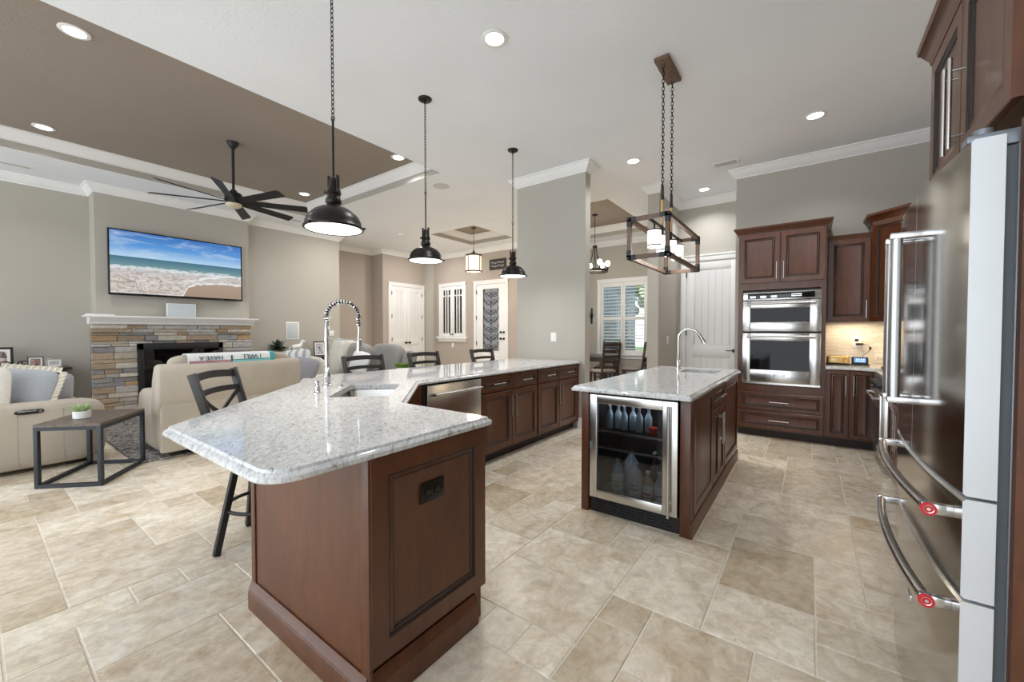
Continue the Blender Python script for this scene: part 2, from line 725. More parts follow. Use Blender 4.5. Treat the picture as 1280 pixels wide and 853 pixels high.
def make_beach():
    """picture shown on the television: local x runs along the screen, z up it"""
    t = NT('beach_picture')
    tc = t.n('ShaderNodeTexCoord')
    sp = t.n('ShaderNodeSeparateXYZ')
    t.l(tc.outputs['Object'], sp.inputs[0])
    x = t.math('DIVIDE', sp.outputs[0], 1.78)
    z = t.math('ADD', t.math('DIVIDE', sp.outputs[2], 1.0), .5)
    # sky
    mp = t.n('ShaderNodeMapping'); mp.inputs['Scale'].default_value = (1.2, 1, 6.0)
    t.l(tc.outputs['Object'], mp.inputs[0])
    cl = t.noise(mp.outputs[0], 1.6, 6, .6, .8)
    sky = t.mix(t.ramp(z, [(.60, (.45, .66, .85)), (.78, (.10, .32, .70)), (1.0, (.035, .16, .50))]), (.62, .75, .88), t.ramp(cl, [(.50, (0, 0, 0)), (.78, (.8, .8, .8))]))
    sea = t.ramp(z, [(.36, (.36, .42, .40)), (.48, (.14, .28, .32)), (.60, (.05, .16, .24))])
    mp2 = t.n('ShaderNodeMapping'); mp2.inputs['Scale'].default_value = (1.0, 1, 2.6); mp2.inputs['Rotation'].default_value = (0, R(-18), 0)
    t.l(tc.outputs['Object'], mp2.inputs[0])
    fo = t.noise(mp2.outputs[0], 4.2, 5, .6, 2.6)
    sand = t.ramp(z, [(0, (.36, .26, .19)), (.4, (.45, .35, .28))])
    # a wedge of dry sand at lower right, its edge rimmed with foam
    u = t.math('ADD', x, .5)
    hh = t.ramp(u, [(.50, (-.0, 0, 0)), (.545, (.17, .17, .17)), (.62, (.235, .235, .235)), (.85, (.27, .27, .27)), (1, (.26, .26, .26))])
    wig = t.math('MULTIPLY', t.math('SUBTRACT', fo, .5), .10)
    d = t.math('ADD', t.math('SUBTRACT', z, hh), wig)
    foam = t.ramp(fo, [(.40, (.40, .33, .28)), (.47, (.50, .43, .38)), (.52, (.82, .80, .79)), (.57, (.52, .45, .40)), (.66, (.44, .37, .33))])
    shallow = t.mix(foam, (.55, .55, .57), t.ramp(z, [(.25, (0, 0, 0)), (.45, (.8, .8, .8))]))
    c = t.mix(sand, shallow, t.ramp(d, [(.0, (0, 0, 0)), (.01, (1, 1, 1))]))
    c = t.mix(c, (.88, .88, .89), t.ramp(t.math('ABSOLUTE', t.math('SUBTRACT', d, .012)), [(.006, (1, 1, 1)), (.02, (0, 0, 0))]))
    d2 = t.math('SUBTRACT', t.math('ADD', z, t.math('MULTIPLY', wig, 1.2)), t.math('MULTIPLY', u, .48))
    w2 = t.ramp(t.math('ABSOLUTE', t.math('SUBTRACT', d2, .02)), [(.008, (.9, .9, .9)), (.03, (0, 0, 0))])
    c = t.mix(c, (.85, .86, .87), t.math('MULTIPLY', w2, t.ramp(u, [(.45, (0, 0, 0)), (.55, (1, 1, 1))])))
    c = t.mix(c, sea, t.ramp(t.math('ADD', z, t.math('MULTIPLY', t.math('SUBTRACT', fo, .5), .10)), [(.38, (0, 0, 0)), (.46, (1, 1, 1))]))
    brk = t.ramp(t.math('ABSOLUTE', t.math('SUBTRACT', t.math('ADD', z, t.math('MULTIPLY', t.math('SUBTRACT', fo, .5), .16)), .43)), [(.012, (1, 1, 1)), (.035, (0, 0, 0))])
    c = t.mix(c, (.82, .85, .86), t.math('MULTIPLY', brk, .75))
    c = t.mix(c, sky, t.ramp(z, [(.597, (0, 0, 0)), (.603, (1, 1, 1))]))
    t.base((.01, .01, .01))
    t.l(c, t.p.inputs['Emission Color'])
    t.p.inputs['Emission Strength'].default_value = .72
    t.set(rough=.25)
    return t.mat


def make_rug():
    t = NT('grey_shag_weave')
    f = t.noise(t.coords(), 11, 6, .7, 2.5)
    g = t.noise(t.coords(), 70, 3)
    t.base(t.mix(t.ramp(f, [(.38, (.035, .035, .04)), (.48, (.20, .19, .185)), (.60, (.44, .40, .36))]), t.ramp(g, [(.3, (.7,) * 3), (.7, (1.2,) * 3)]), 1, 'MULTIPLY'))
    t.set(rough=1, spec=.1)
    t.bump(g, .6, .01)
    return t.mat


def make_stripe():
    t = NT('grey_stripe_cloth')
    w = t.n('ShaderNodeTexWave')
    w.inputs['Scale'].default_value = 9
    w.inputs['Distortion'].default_value = 2.0
    t.l(t.coords((.3, .3, 1.4)), w.inputs[0])
    t.base(t.ramp(w.outputs['Fac'], [(.55, (.66, .66, .63)), (.75, (.33, .35, .37))]))
    t.set(rough=.95)
    return t.mat


def make_photo(name, cols, seed):
    t = NT(name)
    v = t.n('ShaderNodeTexVoronoi')
    v.inputs['Scale'].default_value = 22
    mp = t.n('ShaderNodeMapping'); mp.inputs['Location'].default_value = (seed, seed * 1.7, seed * .4)
    tc = t.n('ShaderNodeTexCoord')
    t.l(tc.outputs['Object'], mp.inputs[0]); t.l(mp.outputs[0], v.inputs['Vector'])
    sp = t.n('ShaderNodeSeparateColor'); t.l(v.outputs['Color'], sp.inputs[0])
    t.base(t.ramp(sp.outputs[0], [(i / (len(cols) - 1), c) for i, c in enumerate(cols)]))
    t.set(rough=.2)
    return t.mat


M['backsplash'] = make_backsplash()
M['beach'] = make_beach()
M['rug'] = make_rug()
M['stripe'] = make_stripe()
M['stone'] = make_tint('ledge_stone', .85, .5, (2, 2, 5), .72, 1.18, 6)
M['photo_a'] = make_photo('family_photo', [(.05, .05, .07), (.45, .3, .24), (.6, .58, .55)], 3)
M['photo_b'] = make_photo('portrait_photo', [(.10, .07, .07), (.5, .33, .27), (.25, .2, .2)], 7)
M['photo_c'] = make_photo('group_photo', [(.2, .2, .22), (.6, .6, .62), (.38, .38, .4)], 12)

# ================================================================== THE ROOM
CZ, TZ = 3.57, 3.80
X0, X1, Y0, Y1 = -11.0, 1.17, -3.5, 9.72


# ---- floor: travertine in a French pattern of 8 in modules
def make_floor():
    m = MB()
    m.mi = 1
    m.box(X0, X1 + .12, Y0, Y1, -.06, -.003)
    m.mi = 0
    g = .2032
    ox, oy = -.571 - 70 * g, 1.895 - 40 * g
    nx, ny = int((X1 - ox) / g) + 2, int((Y1 - oy) / g) + 2
    used = [[False] * ny for _ in range(nx)]
    sizes = [(3, 2), (2, 3), (2, 2), (2, 2), (2, 1), (1, 2), (1, 1), (2, 3), (1, 1), (2, 1)]
    r = random.Random(5)
    for j in range(ny):
        for i in range(nx):
            if used[i][j]:
                continue
            opts = sizes[:]
            r.shuffle(opts)
            opts += [(2, 1), (1, 2), (1, 1)]
            for w, h in opts:
                if i + w <= nx and j + h <= ny and all(not used[i + a][j + b] for a in range(w) for b in range(h)):
                    break
            for a in range(w):
                for b in range(h):
                    used[i + a][j + b] = True
            x0, x1 = ox + i * g, ox + (i + w) * g
            y0, y1 = oy + j * g, oy + (j + h) * g
            if x1 < X0 or x0 > X1 or y1 < Y0 or y0 > Y1:
                continue
            x1, y1 = min(x1, X1 + .1), min(y1, Y1)
            q = .0028
            m.tint = (r.random(), r.random(), min(1, max(0, r.gauss(.5, .27))), 1)
            a0, a1, b0, b1 = x0 + q, x1 - q, y0 + q, y1 - q
            e = .003
            V = [(a0, b0, -.004), (a1, b0, -.004), (a1, b1, -.004), (a0, b1, -.004),
                 (a0 + e, b0 + e, 0), (a1 - e, b0 + e, 0), (a1 - e, b1 - e, 0), (a0 + e, b1 - e, 0)]
            m.add(V, [(0, 1, 5, 4), (1, 2, 6, 5), (2, 3, 7, 6), (3, 0, 4, 7), (4, 5, 6, 7)])
    o = m.build('floor', [M['tile'], M['grout']], smooth=0, tint=True)
    return struct(o)


make_floor()

# ---- ceiling with three tray recesses
TRAYS = [(-7.95, -4.25, -2.6, 4.05), (-7.10, -5.75, 6.45, 7.85), (-4.55, -2.79, 6.53, 9.05)]
cm = MB()
xs = sorted({X0, X1 + .12} | {t[0] for t in TRAYS} | {t[1] for t in TRAYS})
ys = sorted({Y0, Y1} | {t[2] for t in TRAYS} | {t[3] for t in TRAYS})
for i in range(len(xs) - 1):
    for j in range(len(ys) - 1):
        cx, cy = (xs[i] + xs[i + 1]) / 2, (ys[j] + ys[j + 1]) / 2
        if any(t[0] < cx < t[1] and t[2] < cy < t[3] for t in TRAYS):
            continue
        cm.box(xs[i], xs[i + 1], ys[j], ys[j + 1], CZ, CZ + .06)
struct(cm.build('ceiling', M['ceiling'], smooth=0))
CROWN_T = [(0, 3.665), (.012, 3.665), (.016, 3.685), (.030, 3.70), (.055, 3.725), (.085, 3.765), (.092, 3.78), (.11, 3.785), (.11, 3.80), (0, 3.80)]
CROWN_W = [(0, 3.445), (.012, 3.445), (.016, 3.462), (.030, 3.472), (.050, 3.495), (.080, 3.535), (.086, 3.548), (.10, 3.553), (.10, 3.57), (0, 3.57)]
for k, t in enumerate(TRAYS):
    a, b, c, d = t
    tm = MB()
    tm.mi = 0
    tm.box(a - .06, a, c - .06, d + .06, CZ + .06, TZ); tm.box(b, b + .06, c - .06, d + .06, CZ + .06, TZ)
    tm.box(a, b, c - .06, c, CZ + .06, TZ); tm.box(a, b, d, d + .06, CZ + .06, TZ)
    for q in ((a, a + .004, c, d), (b - .004, b, c, d), (a + .004, b - .004, c, c + .004), (a + .004, b - .004, d - .004, d)):
        tm.box(q[0], q[1], q[2], q[3], CZ + .001, CZ + .07)
    tm.mi = 1
    tm.box(a - .06, b + .06, c - .06, d + .06, TZ, TZ + .05)
    struct(tm.build('ceiling_tray', [M['wall'], M['tray'] if k != 2 else M['tray']], smooth=0))
    tr = MB().molding([(a, c), (b, c), (b, d), (a, d)], CROWN_T, closed=True)
    struct(tr.build('trim_%d' % (k + 1), M['trim'], smooth=30))

# ---- walls
PATH = [(1.17, -3.5), (1.17, 6.46), (-.85, 6.46), (-.85, 7.5), (-1.88, 7.5), (-1.88, 6.35), (-2.05, 6.35), (-2.05, 9.6), (-4.7, 9.6), (-4.7, 8.4), (-9.4, 8.4), (-9.4, 6.8), (-9.9, 6.8), (-9.9, 5.3), (-9.0, 5.3), (-9.0, 3.3), (-8.8, 3.3), (-8.8, 1.2), (-9.2, 1.2), (-9.2, -3.5)]
struct(MB().molding(PATH, CROWN_W).build('trim_4', M['trim'], smooth=30))
struct(MB().molding([(-3.55, 4.95), (-3.55, 5.10), (-2.43, 5.10), (-2.43, 4.95)], CROWN_W, closed=True).build('trim_5', M['trim'], smooth=30))


def wall(name, boxes, mat='wall'):
    m = MB()
    for b in boxes:
        m.box(*b)
    return struct(m.build(name, M[mat], smooth=0))


wall('wall_right', [(1.17, 1.29, Y0, 6.58, 0, CZ)])
wall('wall_kitchen', [(-.85, 1.17, 6.46, 7.62, 0, CZ)])
wall('wall_pantry', [(-1.88, -.85, 7.5, 7.62, 0, CZ)])
wall('wall_hall', [(-2.05, -1.88, 6.35, 9.72, 0, CZ)])
# dining wall with its window opening
WX0, WX1, WZ0, WZ1 = -4.27, -3.12, .76, 2.53
wall('wall_dining', [(-4.82, WX0, 9.6, 9.72, 0, CZ), (WX1, -2.05, 9.6, 9.72, 0, CZ), (WX0, WX1, 9.6, 9.72, 0, WZ0), (WX0, WX1, 9.6, 9.72, WZ1, CZ), (-4.82, -4.7, 8.52, 9.6, 0, CZ)])
wall('wall_front', [(-9.52, -8.79, 8.4, 8.52, 0, CZ), (-7.88, -7.40, 8.4, 8.52, 0, CZ), (-6.40, -4.7, 8.4, 8.52, 0, CZ),
                    (-8.79, -7.88, 8.4, 8.52, 0, 1.17), (-8.79, -7.88, 8.4, 8.52, 2.63, CZ), (-7.40, -6.40, 8.4, 8.52, 2.62, CZ)], 'wall_taupe')
wall('wall_foyer', [(-9.52, -9.4, 6.8, 8.4, 0, CZ), (-10.02, -9.52, 6.8, 6.92, 0, CZ), (-10.02, -9.9, 5.3, 6.8, 0, CZ)], 'wall_taupe')
wall('wall_left', [(-10.02, -9.0, 3.3, 5.3, 0, CZ), (-9.32, -9.2, Y0, 1.2, 0, CZ)])
wall('wall_chimney', [(-9.32, -8.8, 1.2, 3.3, 0, CZ)])
wall('wall_column', [(-3.55, -2.43, 4.95, 5.10, 0, CZ)])
wall('wall_study', [(-9.5, -7.5, 9.9, 10.0, 0, 3.0), (-9.5, -9.4, 8.52, 9.9, 0, 3.0), (-7.6, -7.5, 8.52, 9.9, 0, 3.0), (-9.5, -7.5, 8.52, 10.0, 3.0, 3.05)])
wall('wall_pilaster', [(-9.4, -9.02, 8.28, 8.4, 0, CZ)])

BASE = [(0, 0), (.016, 0), (.016, .11), (.010, .125), (.006, .14), (0, .14)]
for nm, p in (('baseboard_hall', [(-1.88, 7.49), (-1.88, 6.35), (-2.05, 6.35), (-2.05, 9.6), (-4.7, 9.6), (-4.7, 8.4), (-6.28, 8.4)]),
              ('baseboard_front', [(-7.52, 8.4), (-9.4, 8.4), (-9.4, 8.28)]),
              ('baseboard_foyer', [(-9.4, 6.95), (-9.4, 6.8), (-9.9, 6.8), (-9.9, 5.3), (-9.0, 5.3), (-9.0, 3.3)]),
              ('baseboard_left', [(-9.2, 1.2), (-9.2, -3.5)])):
    struct(MB().molding(p, BASE).build(nm, M['trim'], smooth=30))
struct(MB().molding([(-3.55, 5.10), (-2.43, 5.10), (-2.43, 4.95), (-2.53, 4.95)], BASE).build('baseboard_column', M['trim'], smooth=30))


# ---- doors.  Local frame: front faces -Y, x along the width
def casing(m, w, z0, z1, c=.095, sill=False):
    for x0, x1 in ((-c, 0), (w, w + c)):
        m.box(x0, x1, -.024, 0, z0, z1 + c, .004)
        m.box(x0 + .012, x1 - .012, -.032, -.02, z0, z1 + c - .012, .003)
    m.box(-c, w + c, -.026, 0, z1, z1 + c, .004)
    m.box(-c - .012, w + c + .012, -.036, 0, z1 + c - .014, z1 + c + .012, .003)


def plank_panel(m, x0, x1, z0, z1, y):
    """recessed plank panel with upright grooves"""
    n = max(2, round((x1 - x0) / .1))
    for i in range(n):
        a, b = x0 + (x1 - x0) * i / n, x0 + (x1 - x0) * (i + 1) / n
        m.box(a + .002, b - .002, y, y + .01, z0, z1, .002, 1)


def panel_slab(m, x0, x1, z0, z1, split=(.92, 1.08), y=-.012):
    st = .115
    m.box(x0, x1, y + .016, y + .030, z0, z1)                       # core
    m.box(x0, x0 + st, y, y + .02, z0, z1, .003)
    m.box(x1 - st, x1, y, y + .02, z0, z1, .003)
    for a, b in ((z0, z0 + .2), (split[0], split[1]), (z1 - .13, z1)):
        m.box(x0 + st, x1 - st, y, y + .02, a, b, .003)
    for a, b in ((z0 + .2, split[0]), (split[1], z1 - .13)):
        m.box(x0 + st, x1 - st, y + .004, y + .02, a, a + .018, .004)
        m.box(x0 + st, x1 - st, y + .004, y + .02, b - .018, b, .004)
        m.box(x0 + st, x0 + st + .018, y + .004, y + .02, a, b, .004)
        m.box(x1 - st - .018, x1 - st, y + .004, y + .02, a, b, .004)
        plank_panel(m, x0 + st + .02, x1 - st - .02, a + .02, b - .02, y + .010)


def empty_struct(name, loc, rotz):
    o = bpy.data.objects.new(name, None)
    COL.objects.link(o)
    o.location = loc
    o.rotation_euler = (0, 0, rotz)
    o['kind'] = 'structure'
    return o


def hinges(p, x, zs, y=-.03):
    for z in zs:
        MB().cyl((x, y, z - .05), (x, y, z + .05), .009, 8).build('hinge', M['black'], p)


def lever(p, x, z, d=-1, y=-.014):
    m = MB()
    m.cyl((x, y, z), (x, y - .012, z), .028, 18)
    m.cyl((x, y - .012, z), (x, y - .05, z), .010, 10)
    m.bar((x, y - .05, z), (x + d * .11, y - .045, z), .016, .014, bev=.003)
    m.build('handle', M['black'], p)


d1 = empty_struct('door_1', (-1.74, 7.5, 0), 0)
m = MB(); casing(m, .81, 0, 2.52); m.build('casing', M['trim'], d1)
m = MB(); panel_slab(m, .004, .806, .012, 2.515, (.90, 1.08)); m.build('slab', M['trim'], d1)
lever(d1, .745, 1.0)
hinges(d1, .008, (.3, 1.3, 2.3))

d2 = empty_struct('door_2', (-9.4, 7.07, 0), PI / 2)
m = MB(); casing(m, 1.10, 0, 2.60); m.build('casing', M['trim'], d2)
m = MB(); panel_slab(m, .004, .548, .012, 2.595, (.95, 1.12)); m.build('slab', M['trim'], d2)
m = MB(); panel_slab(m, .552, 1.096, .012, 2.595, (.95, 1.12)); m.build('slab', M['trim'], d2)
for x in (.49, .61):
    m = MB(); m.cyl((x, -.012, 1.0), (x, -.02, 1.0), .030, 16); m.cyl((x, -.02, 1.0), (x, -.05, 1.0), .012, 10); m.cushion((x, -.065, 1.0), (.03, .02, .03), 2.0, n=3)
    m.build('knob', M['black'], d2)
for x in (.006, 1.094):
    hinges(d2, x, (.35, 1.1, 1.75, 2.4))

d3 = empty_struct('door_3', (-7.40, 8.4, 0), 0)
m = MB(); casing(m, 1.0, 0, 2.60); m.build('casing', M['trim'], d3)
m = MB()
m.box(.004, .235, -.01, .03, .012, 2.59, .003); m.box(.785, .996, -.01, .03, .012, 2.59, .003)
m.box(.235, .785, -.01, .03, .012, .80, .003); m.box(.235, .785, -.01, .03, 2.47, 2.59, .003)
for a in ((.21, .235, .80, 2.47), (.785, .81, .80, 2.47)):
    m.box(a[0], a[1], -.02, -.01, a[2], a[3], .003)
m.box(.21, .81, -.02, -.01, .775, .80, .003); m.box(.21, .81, -.02, -.01, 2.47, 2.495, .003)
m.door(.18, .82, .2, .70, -.005, .014, .03)
m.build('slab', M['trim'], d3)
gl = NT('frosted_pane')
gl.base((.42, .45, .50)).set(rough=.25, spec=.5)
gl.p.inputs['Transmission Weight'].default_value = .35
MB().box(.235, .785, .012, .018, .80, 2.47).build('glass_pane', gl.mat, d3)
m = MB()


def scroll(m, cx, cz, r, s=1, flip=1, y=-.004, turns=1.4):
    pts = []
    for i in range(26):
        t = i / 25
        a = turns * 2 * PI * t
        rr = r * (1 - .82 * t)
        pts.append((cx + s * rr * math.cos(a), y, cz + flip * rr * math.sin(a)))
    m.tube(pts, .006, 6)


for k in range(7):
    z = .92 + k * .235
    for s in (-1, 1):
        scroll(m, .51 + s * .115, z, .095, s, 1 if k % 2 else -1)
        m.tube([(.51, -.004, z - .11), (.51 + s * .06, -.004, z - .05), (.51 + s * .21, -.004, z + .02), (.51 + s * .25, -.004, z + .11)], .006, 6)
        m.cushion((.51 + s * .245, -.004, z + .1), (.018, .010, .03), 2, n=2)
    m.cushion((.51, -.004, z), (.02, .010, .04), 2, n=2)
m.tube([(.51, -.004, .82), (.51, -.004, 2.45)], .006, 6)
for s in (-1, 1):
    m.tube([(.51 + s * .262, -.004, .81), (.51 + s * .262, -.004, 2.46)], .007, 6)
m.build('iron_scrollwork', M['black'], d3)
hinges(d3, .008, (.35, 1.0, 1.7, 2.4))
m = MB()
for x, z in ((.86, 1.30), (.955, 1.30), (.86, 1.13), (.955, 1.13)):
    m.cyl((x, -.01, z), (x, -.035, z), .030, 16)
m.bar((.86, -.05, 1.13), (.76, -.05, 1.13), .016, .014)
m.build('handle', M['black'], d3)


# ---- windows
w1 = empty_struct('window_1', (WX0, 9.6, 0), 0)
ww = WX1 - WX0
m = MB(); casing(m, ww, WZ0, WZ1, .09)
m.box(-.12, ww + .12, -.06, 0, WZ0 - .03, WZ0, .004); m.box(-.09, ww + .09, -.02, 0, WZ0 - .11, WZ0 - .03, .004)
m.build('window_frame', M['trim'], w1)
for a, b in ((.004, ww / 2 - .003), (ww / 2 + .003, ww - .004)):
    m = MB()
    m.box(a, a + .05, .0, .03, WZ0, WZ1, .003); m.box(b - .05, b, .0, .03, WZ0, WZ1, .003)
    for z0, z1 in ((WZ0, WZ0 + .1), (1.60, 1.68), (WZ1 - .1, WZ1)):
        m.box(a + .05, b - .05, 0, .03, z0, z1, .003)
    fr = m.build('shutter', M['trim'], w1)
    m = MB()
    for z0, z1 in ((WZ0 + .1, 1.60), (1.68, WZ1 - .1)):
        n = int((z1 - z0) / .075)
        for i in range(n):
            z = z0 + (i + .5) * (z1 - z0) / n
            m.bar((a + .052, .015, z), (b - .052, .015, z), .062, .009, (0, -.30, 1), .002)
    m.build('louvre', M['trim'], fr)
m = MB()
m.box(0, ww, .085, .09, WZ0, WZ1)
m.build('glass_pane', M['glass'], w1)
m = MB()
for x in (0, ww / 2 - .02, ww - .04):
    m.box(x, x + .04, .075, .10, WZ0, WZ1)
for z in (WZ0, 1.62, WZ1 - .04):
    m.box(0, ww, .075, .10, z, z + .04)
m.build('sash', M['trim'], w1)

w2 = empty_struct('window_2', (-8.79, 8.4, 0), 0)
m = MB(); casing(m, .91, 1.17, 2.63, .085)
m.box(-.14, 1.05, -.075, 0, 1.11, 1.17, .006); m.box(-.10, 1.01, -.03, 0, 1.03, 1.11, .004)
m.build('window_frame', M['trim'], w2)
for a, b in ((.004, .452), (.458, .906)):
    m = MB()
    m.box(a, a + .075, -.01, .03, 1.175, 2.625, .003); m.box(b - .075, b, -.01, .03, 1.175, 2.625, .003)
    m.box(a + .075, b - .075, -.01, .03, 1.175, 1.27, .003); m.box(a + .075, b - .075, -.01, .03, 2.53, 2.625, .003)
    for i in (1, 2):
        x = a + .075 + (b - a - .15) * i / 3
        m.box(x - .016, x + .016, -.008, .028, 1.27, 2.53, .003)
    m.box(a + .075, b - .075, -.008, .028, 2.34, 2.375, .003)
    s = m.build('sash', M['trim'], w2)
    MB().box(a + .07, b - .07, .009, .013, 1.265, 2.535).build('glass_pane', M['glass'], s)
for x in (.41, .50):
    m = MB(); m.cyl((x, -.01, 1.24), (x, -.03, 1.24), .01, 8); m.cushion((x, -.042, 1.24), (.022, .014, .022), 2, n=3)
    m.build('knob', M['black'], w2)

# ---- outside the dining window
gm = plain('lawn_green', (.10, .19, .05), .9, 0, .3, 20)
struct(MB().box(-14, 6, 9.8, 40, -.3, -.15).build('ground', gm, smooth=0))
tree = thing('garden_tree', 'green leafy tree seen through the dining window shutters', 'tree', (-5.2, 16.0, -.15))
MB().tube([(0, 0, 0), (.05, 0, 1.2), (0, .05, 2.6)], [.16, .12, .08], 10).build('trunk', plain('bark', (.09, .06, .04), .9), tree)
m = MB()
for i in range(46):
    a, b, rr = rng.uniform(0, 2 * PI), rng.uniform(-1, 1), rng.uniform(.5, 1.5)
    s = rng.uniform(.22, .42)
    m.cushion((rr * math.cos(a), rr * math.sin(a), 3.2 + b * 1.0), (s, s, s * .8), 2, n=2)
m.build('foliage', plain('foliage', (.06, .14, .035), .8, 0, .5, 6), tree)
hs = thing('sky_blocking_boards', 'dark blue grey boards added beyond the dining window to block the bright sky', 'backdrop', (-7.35, 13.5, -.15))  # added stand-in for a neighbouring house wall, blocks the bright sky outside
m = MB()
for i in range(13):
    m.box(i * .2, i * .2 + .19, 0, .03, 0, 3.2, .004)
m.build('board_panel', plain('blue_grey_paint', (.10, .13, .16), .7), hs)
frm = plain('board_rail', (.09, .12, .15), .7)
for z in (.5, 2.5):
    MB().box(-.05, 2.65, .03, .1, z, z + .1).build('rail', frm, hs)

# ================================================================== KITCHEN
WG = [M['wood'], M['glaze']]


def pull_v(p, x, z0, z1, y=-.02, mat=None):
    m = MB()
    m.cyl((x, y - .032, z0), (x, y - .032, z1), .006, 10)
    L = z1 - z0
    for z in (z0 + L * .14, z1 - L * .14):
        m.cyl((x, y, z), (x, y - .032, z), .0048, 8)
    return m.build('handle', mat or M['pull'], p)


def pull_h(p, x0, x1, z, y=-.02, mat=None):
    m = MB()
    m.cyl((x0, y - .032, z), (x1, y - .032, z), .006, 10)
    L = x1 - x0
    for x in (x0 + L * .14, x1 - L * .14):
        m.cyl((x, y, z), (x, y - .032, z), .0048, 8)
    return m.build('handle', mat or M['pull'], p)


def fronts(root, specs):
    """specs: (kind, x0, x1, z0, z1, handle) ; handle None, 'h', or (x, za, zb)"""
    for kind, x0, x1, z0, z1, h in specs:
        m = MB()
        st = .058 if (x1 - x0) > .25 and (z1 - z0) > .22 else .042
        m.door(x0, x1, z0, z1, 0, .02, st, True)
        d = m.build(kind, WG, root)
        if h == 'h':
            c = (x0 + x1) / 2
            w = min(.20, (x1 - x0) * .45)
            pull_h(d, c - w / 2, c + w / 2, (z0 + z1) / 2)
        elif h:
            pull_v(d, h[0], h[1], h[2])


def cabinet(name, label, loc, rotz, w, d, z0, z1, specs, toe=.10, group=None, setback=.075):
    t = thing(name, label, 'cabinet', loc, rotz, group)
    MB().box(0, w, .001, d, z0 + toe, z1).build('carcass', M['wood'], t)
    if toe:
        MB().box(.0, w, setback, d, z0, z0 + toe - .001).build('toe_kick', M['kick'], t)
    fronts(t, specs)
    return t


def slab_counter(name, label, outer, holes=(), z0=.885, z1=.92, rad=.03, step=True, mat=None):
    """stone worktop with a stepped eased edge"""
    def rounded(poly):
        out = []
        n = len(poly)
        for i, p in enumerate(poly):
            r = p[2] if len(p) > 2 else rad
            P = Vector(p[:2]); A = Vector(poly[i - 1][:2]); B = Vector(poly[(i + 1) % n][:2])
            if r <= 0:
                out.append(tuple(P)); continue
            u, v = (A - P).normalized(), (B - P).normalized()
            ang = math.acos(max(-1, min(1, u.dot(v))))
            if ang > 3.1:
                out.append(tuple(P)); continue
            tl = r / math.tan(ang / 2)
            c = P + (u + v).normalized() * (r / math.sin(ang / 2))
            a0 = P + u * tl; a1 = P + v * tl
            s0, s1 = a0 - c, a1 - c
            t0, t1 = math.atan2(s0.y, s0.x), math.atan2(s1.y, s1.x)
            dt = (t1 - t0 + PI) % (2 * PI) - PI
            k = 6
            for q in range(k + 1):
                t = t0 + dt * q / k
                out.append((c.x + r * math.cos(t), c.y + r * math.sin(t)))
        return out

    def offset(poly, d):
        n = len(poly)
        out = []
        for i in range(n):
            p0, p, p1 = Vector(poly[i - 1]), Vector(poly[i]), Vector(poly[(i + 1) % n])
            d0, d1 = (p - p0).normalized(), (p1 - p).normalized()
            nn = Vector((-d0.y - d1.y, d0.x + d1.x))
            nn = nn * (2 / max(nn.length_squared, .3)) * d if nn.length_squared > .3 else Vector((0, 0))
            out.append((p.x + nn.x, p.y + nn.y))
        return out
    o = rounded(outer)
    hs = [rounded(h) for h in holes]
    if step:
        prof = [(.003, z0), (0, z0 + .004), (0, z0 + .016), (.005, z0 + .021), (.017, z0 + .026), (.019, z1 - .003), (.022, z1)]
    else:
        prof = [(.002, z0), (0, z0 + .002), (0, z1 - .005), (.002, z1 - .001), (.005, z1)]
    m = MB()
    n = len(o)
    V, Fs = [], []
    for ins, z in prof:
        V += [(x, y, z) for x, y in offset(o, ins)]
    for i in range(len(prof) - 1):
        for k in range(n):
            a, b = i * n + k, i * n + (k + 1) % n
            Fs.append((a, b, b + n, a + n))
    m.add(V, Fs)
    for (ins, z), up in ((prof[-1], True), (prof[0], False)):
        loops = [offset(o, ins)] + hs
        flat = [p for l in loops for p in l]
        tri = tessellate_polygon([[Vector((x, y, 0)) for x, y in l] for l in loops])
        fs = []
        for t in tri:
            a, b, c = [Vector(flat[i]) for i in t]
            t = tuple(t)
            if ((b - a).cross(c - a) > 0) != up:
                t = t[::-1]
            fs.append(t)
        m.add([(x, y, z) for x, y in flat], fs)
    for h in hs:
        k = len(h)
        V = [(x, y, z0) for x, y in h] + [(x, y, z1) for x, y in h]
        ar = sum(h[i][0] * h[(i + 1) % k][1] - h[(i + 1) % k][0] * h[i][1] for i in range(k))
        m.add(V, [((i + 1) % k, i, k + i, k + (i + 1) % k) if ar > 0 else (i, (i + 1) % k, k + (i + 1) % k, k + i) for i in range(k)])
    ob = m.build(name, mat or M['quartz'], smooth=30)
    return tag(ob, label, 'countertop')


# ---------------- peninsula: near end cabinet
t = thing('peninsula_end_cabinet', 'dark cherry panelled cabinet at the near end of the peninsula, outlet in its panel', 'cabinet', (-1.2, .8, 0), PI / 2)
MB().box(.004, .59, .004, .91, .001, .884).build('carcass', M['wood'], t)
m = MB(); m.door(.0, .598, .155, .88, .004, .024, .075, True); m.build('end_panel', WG, t)
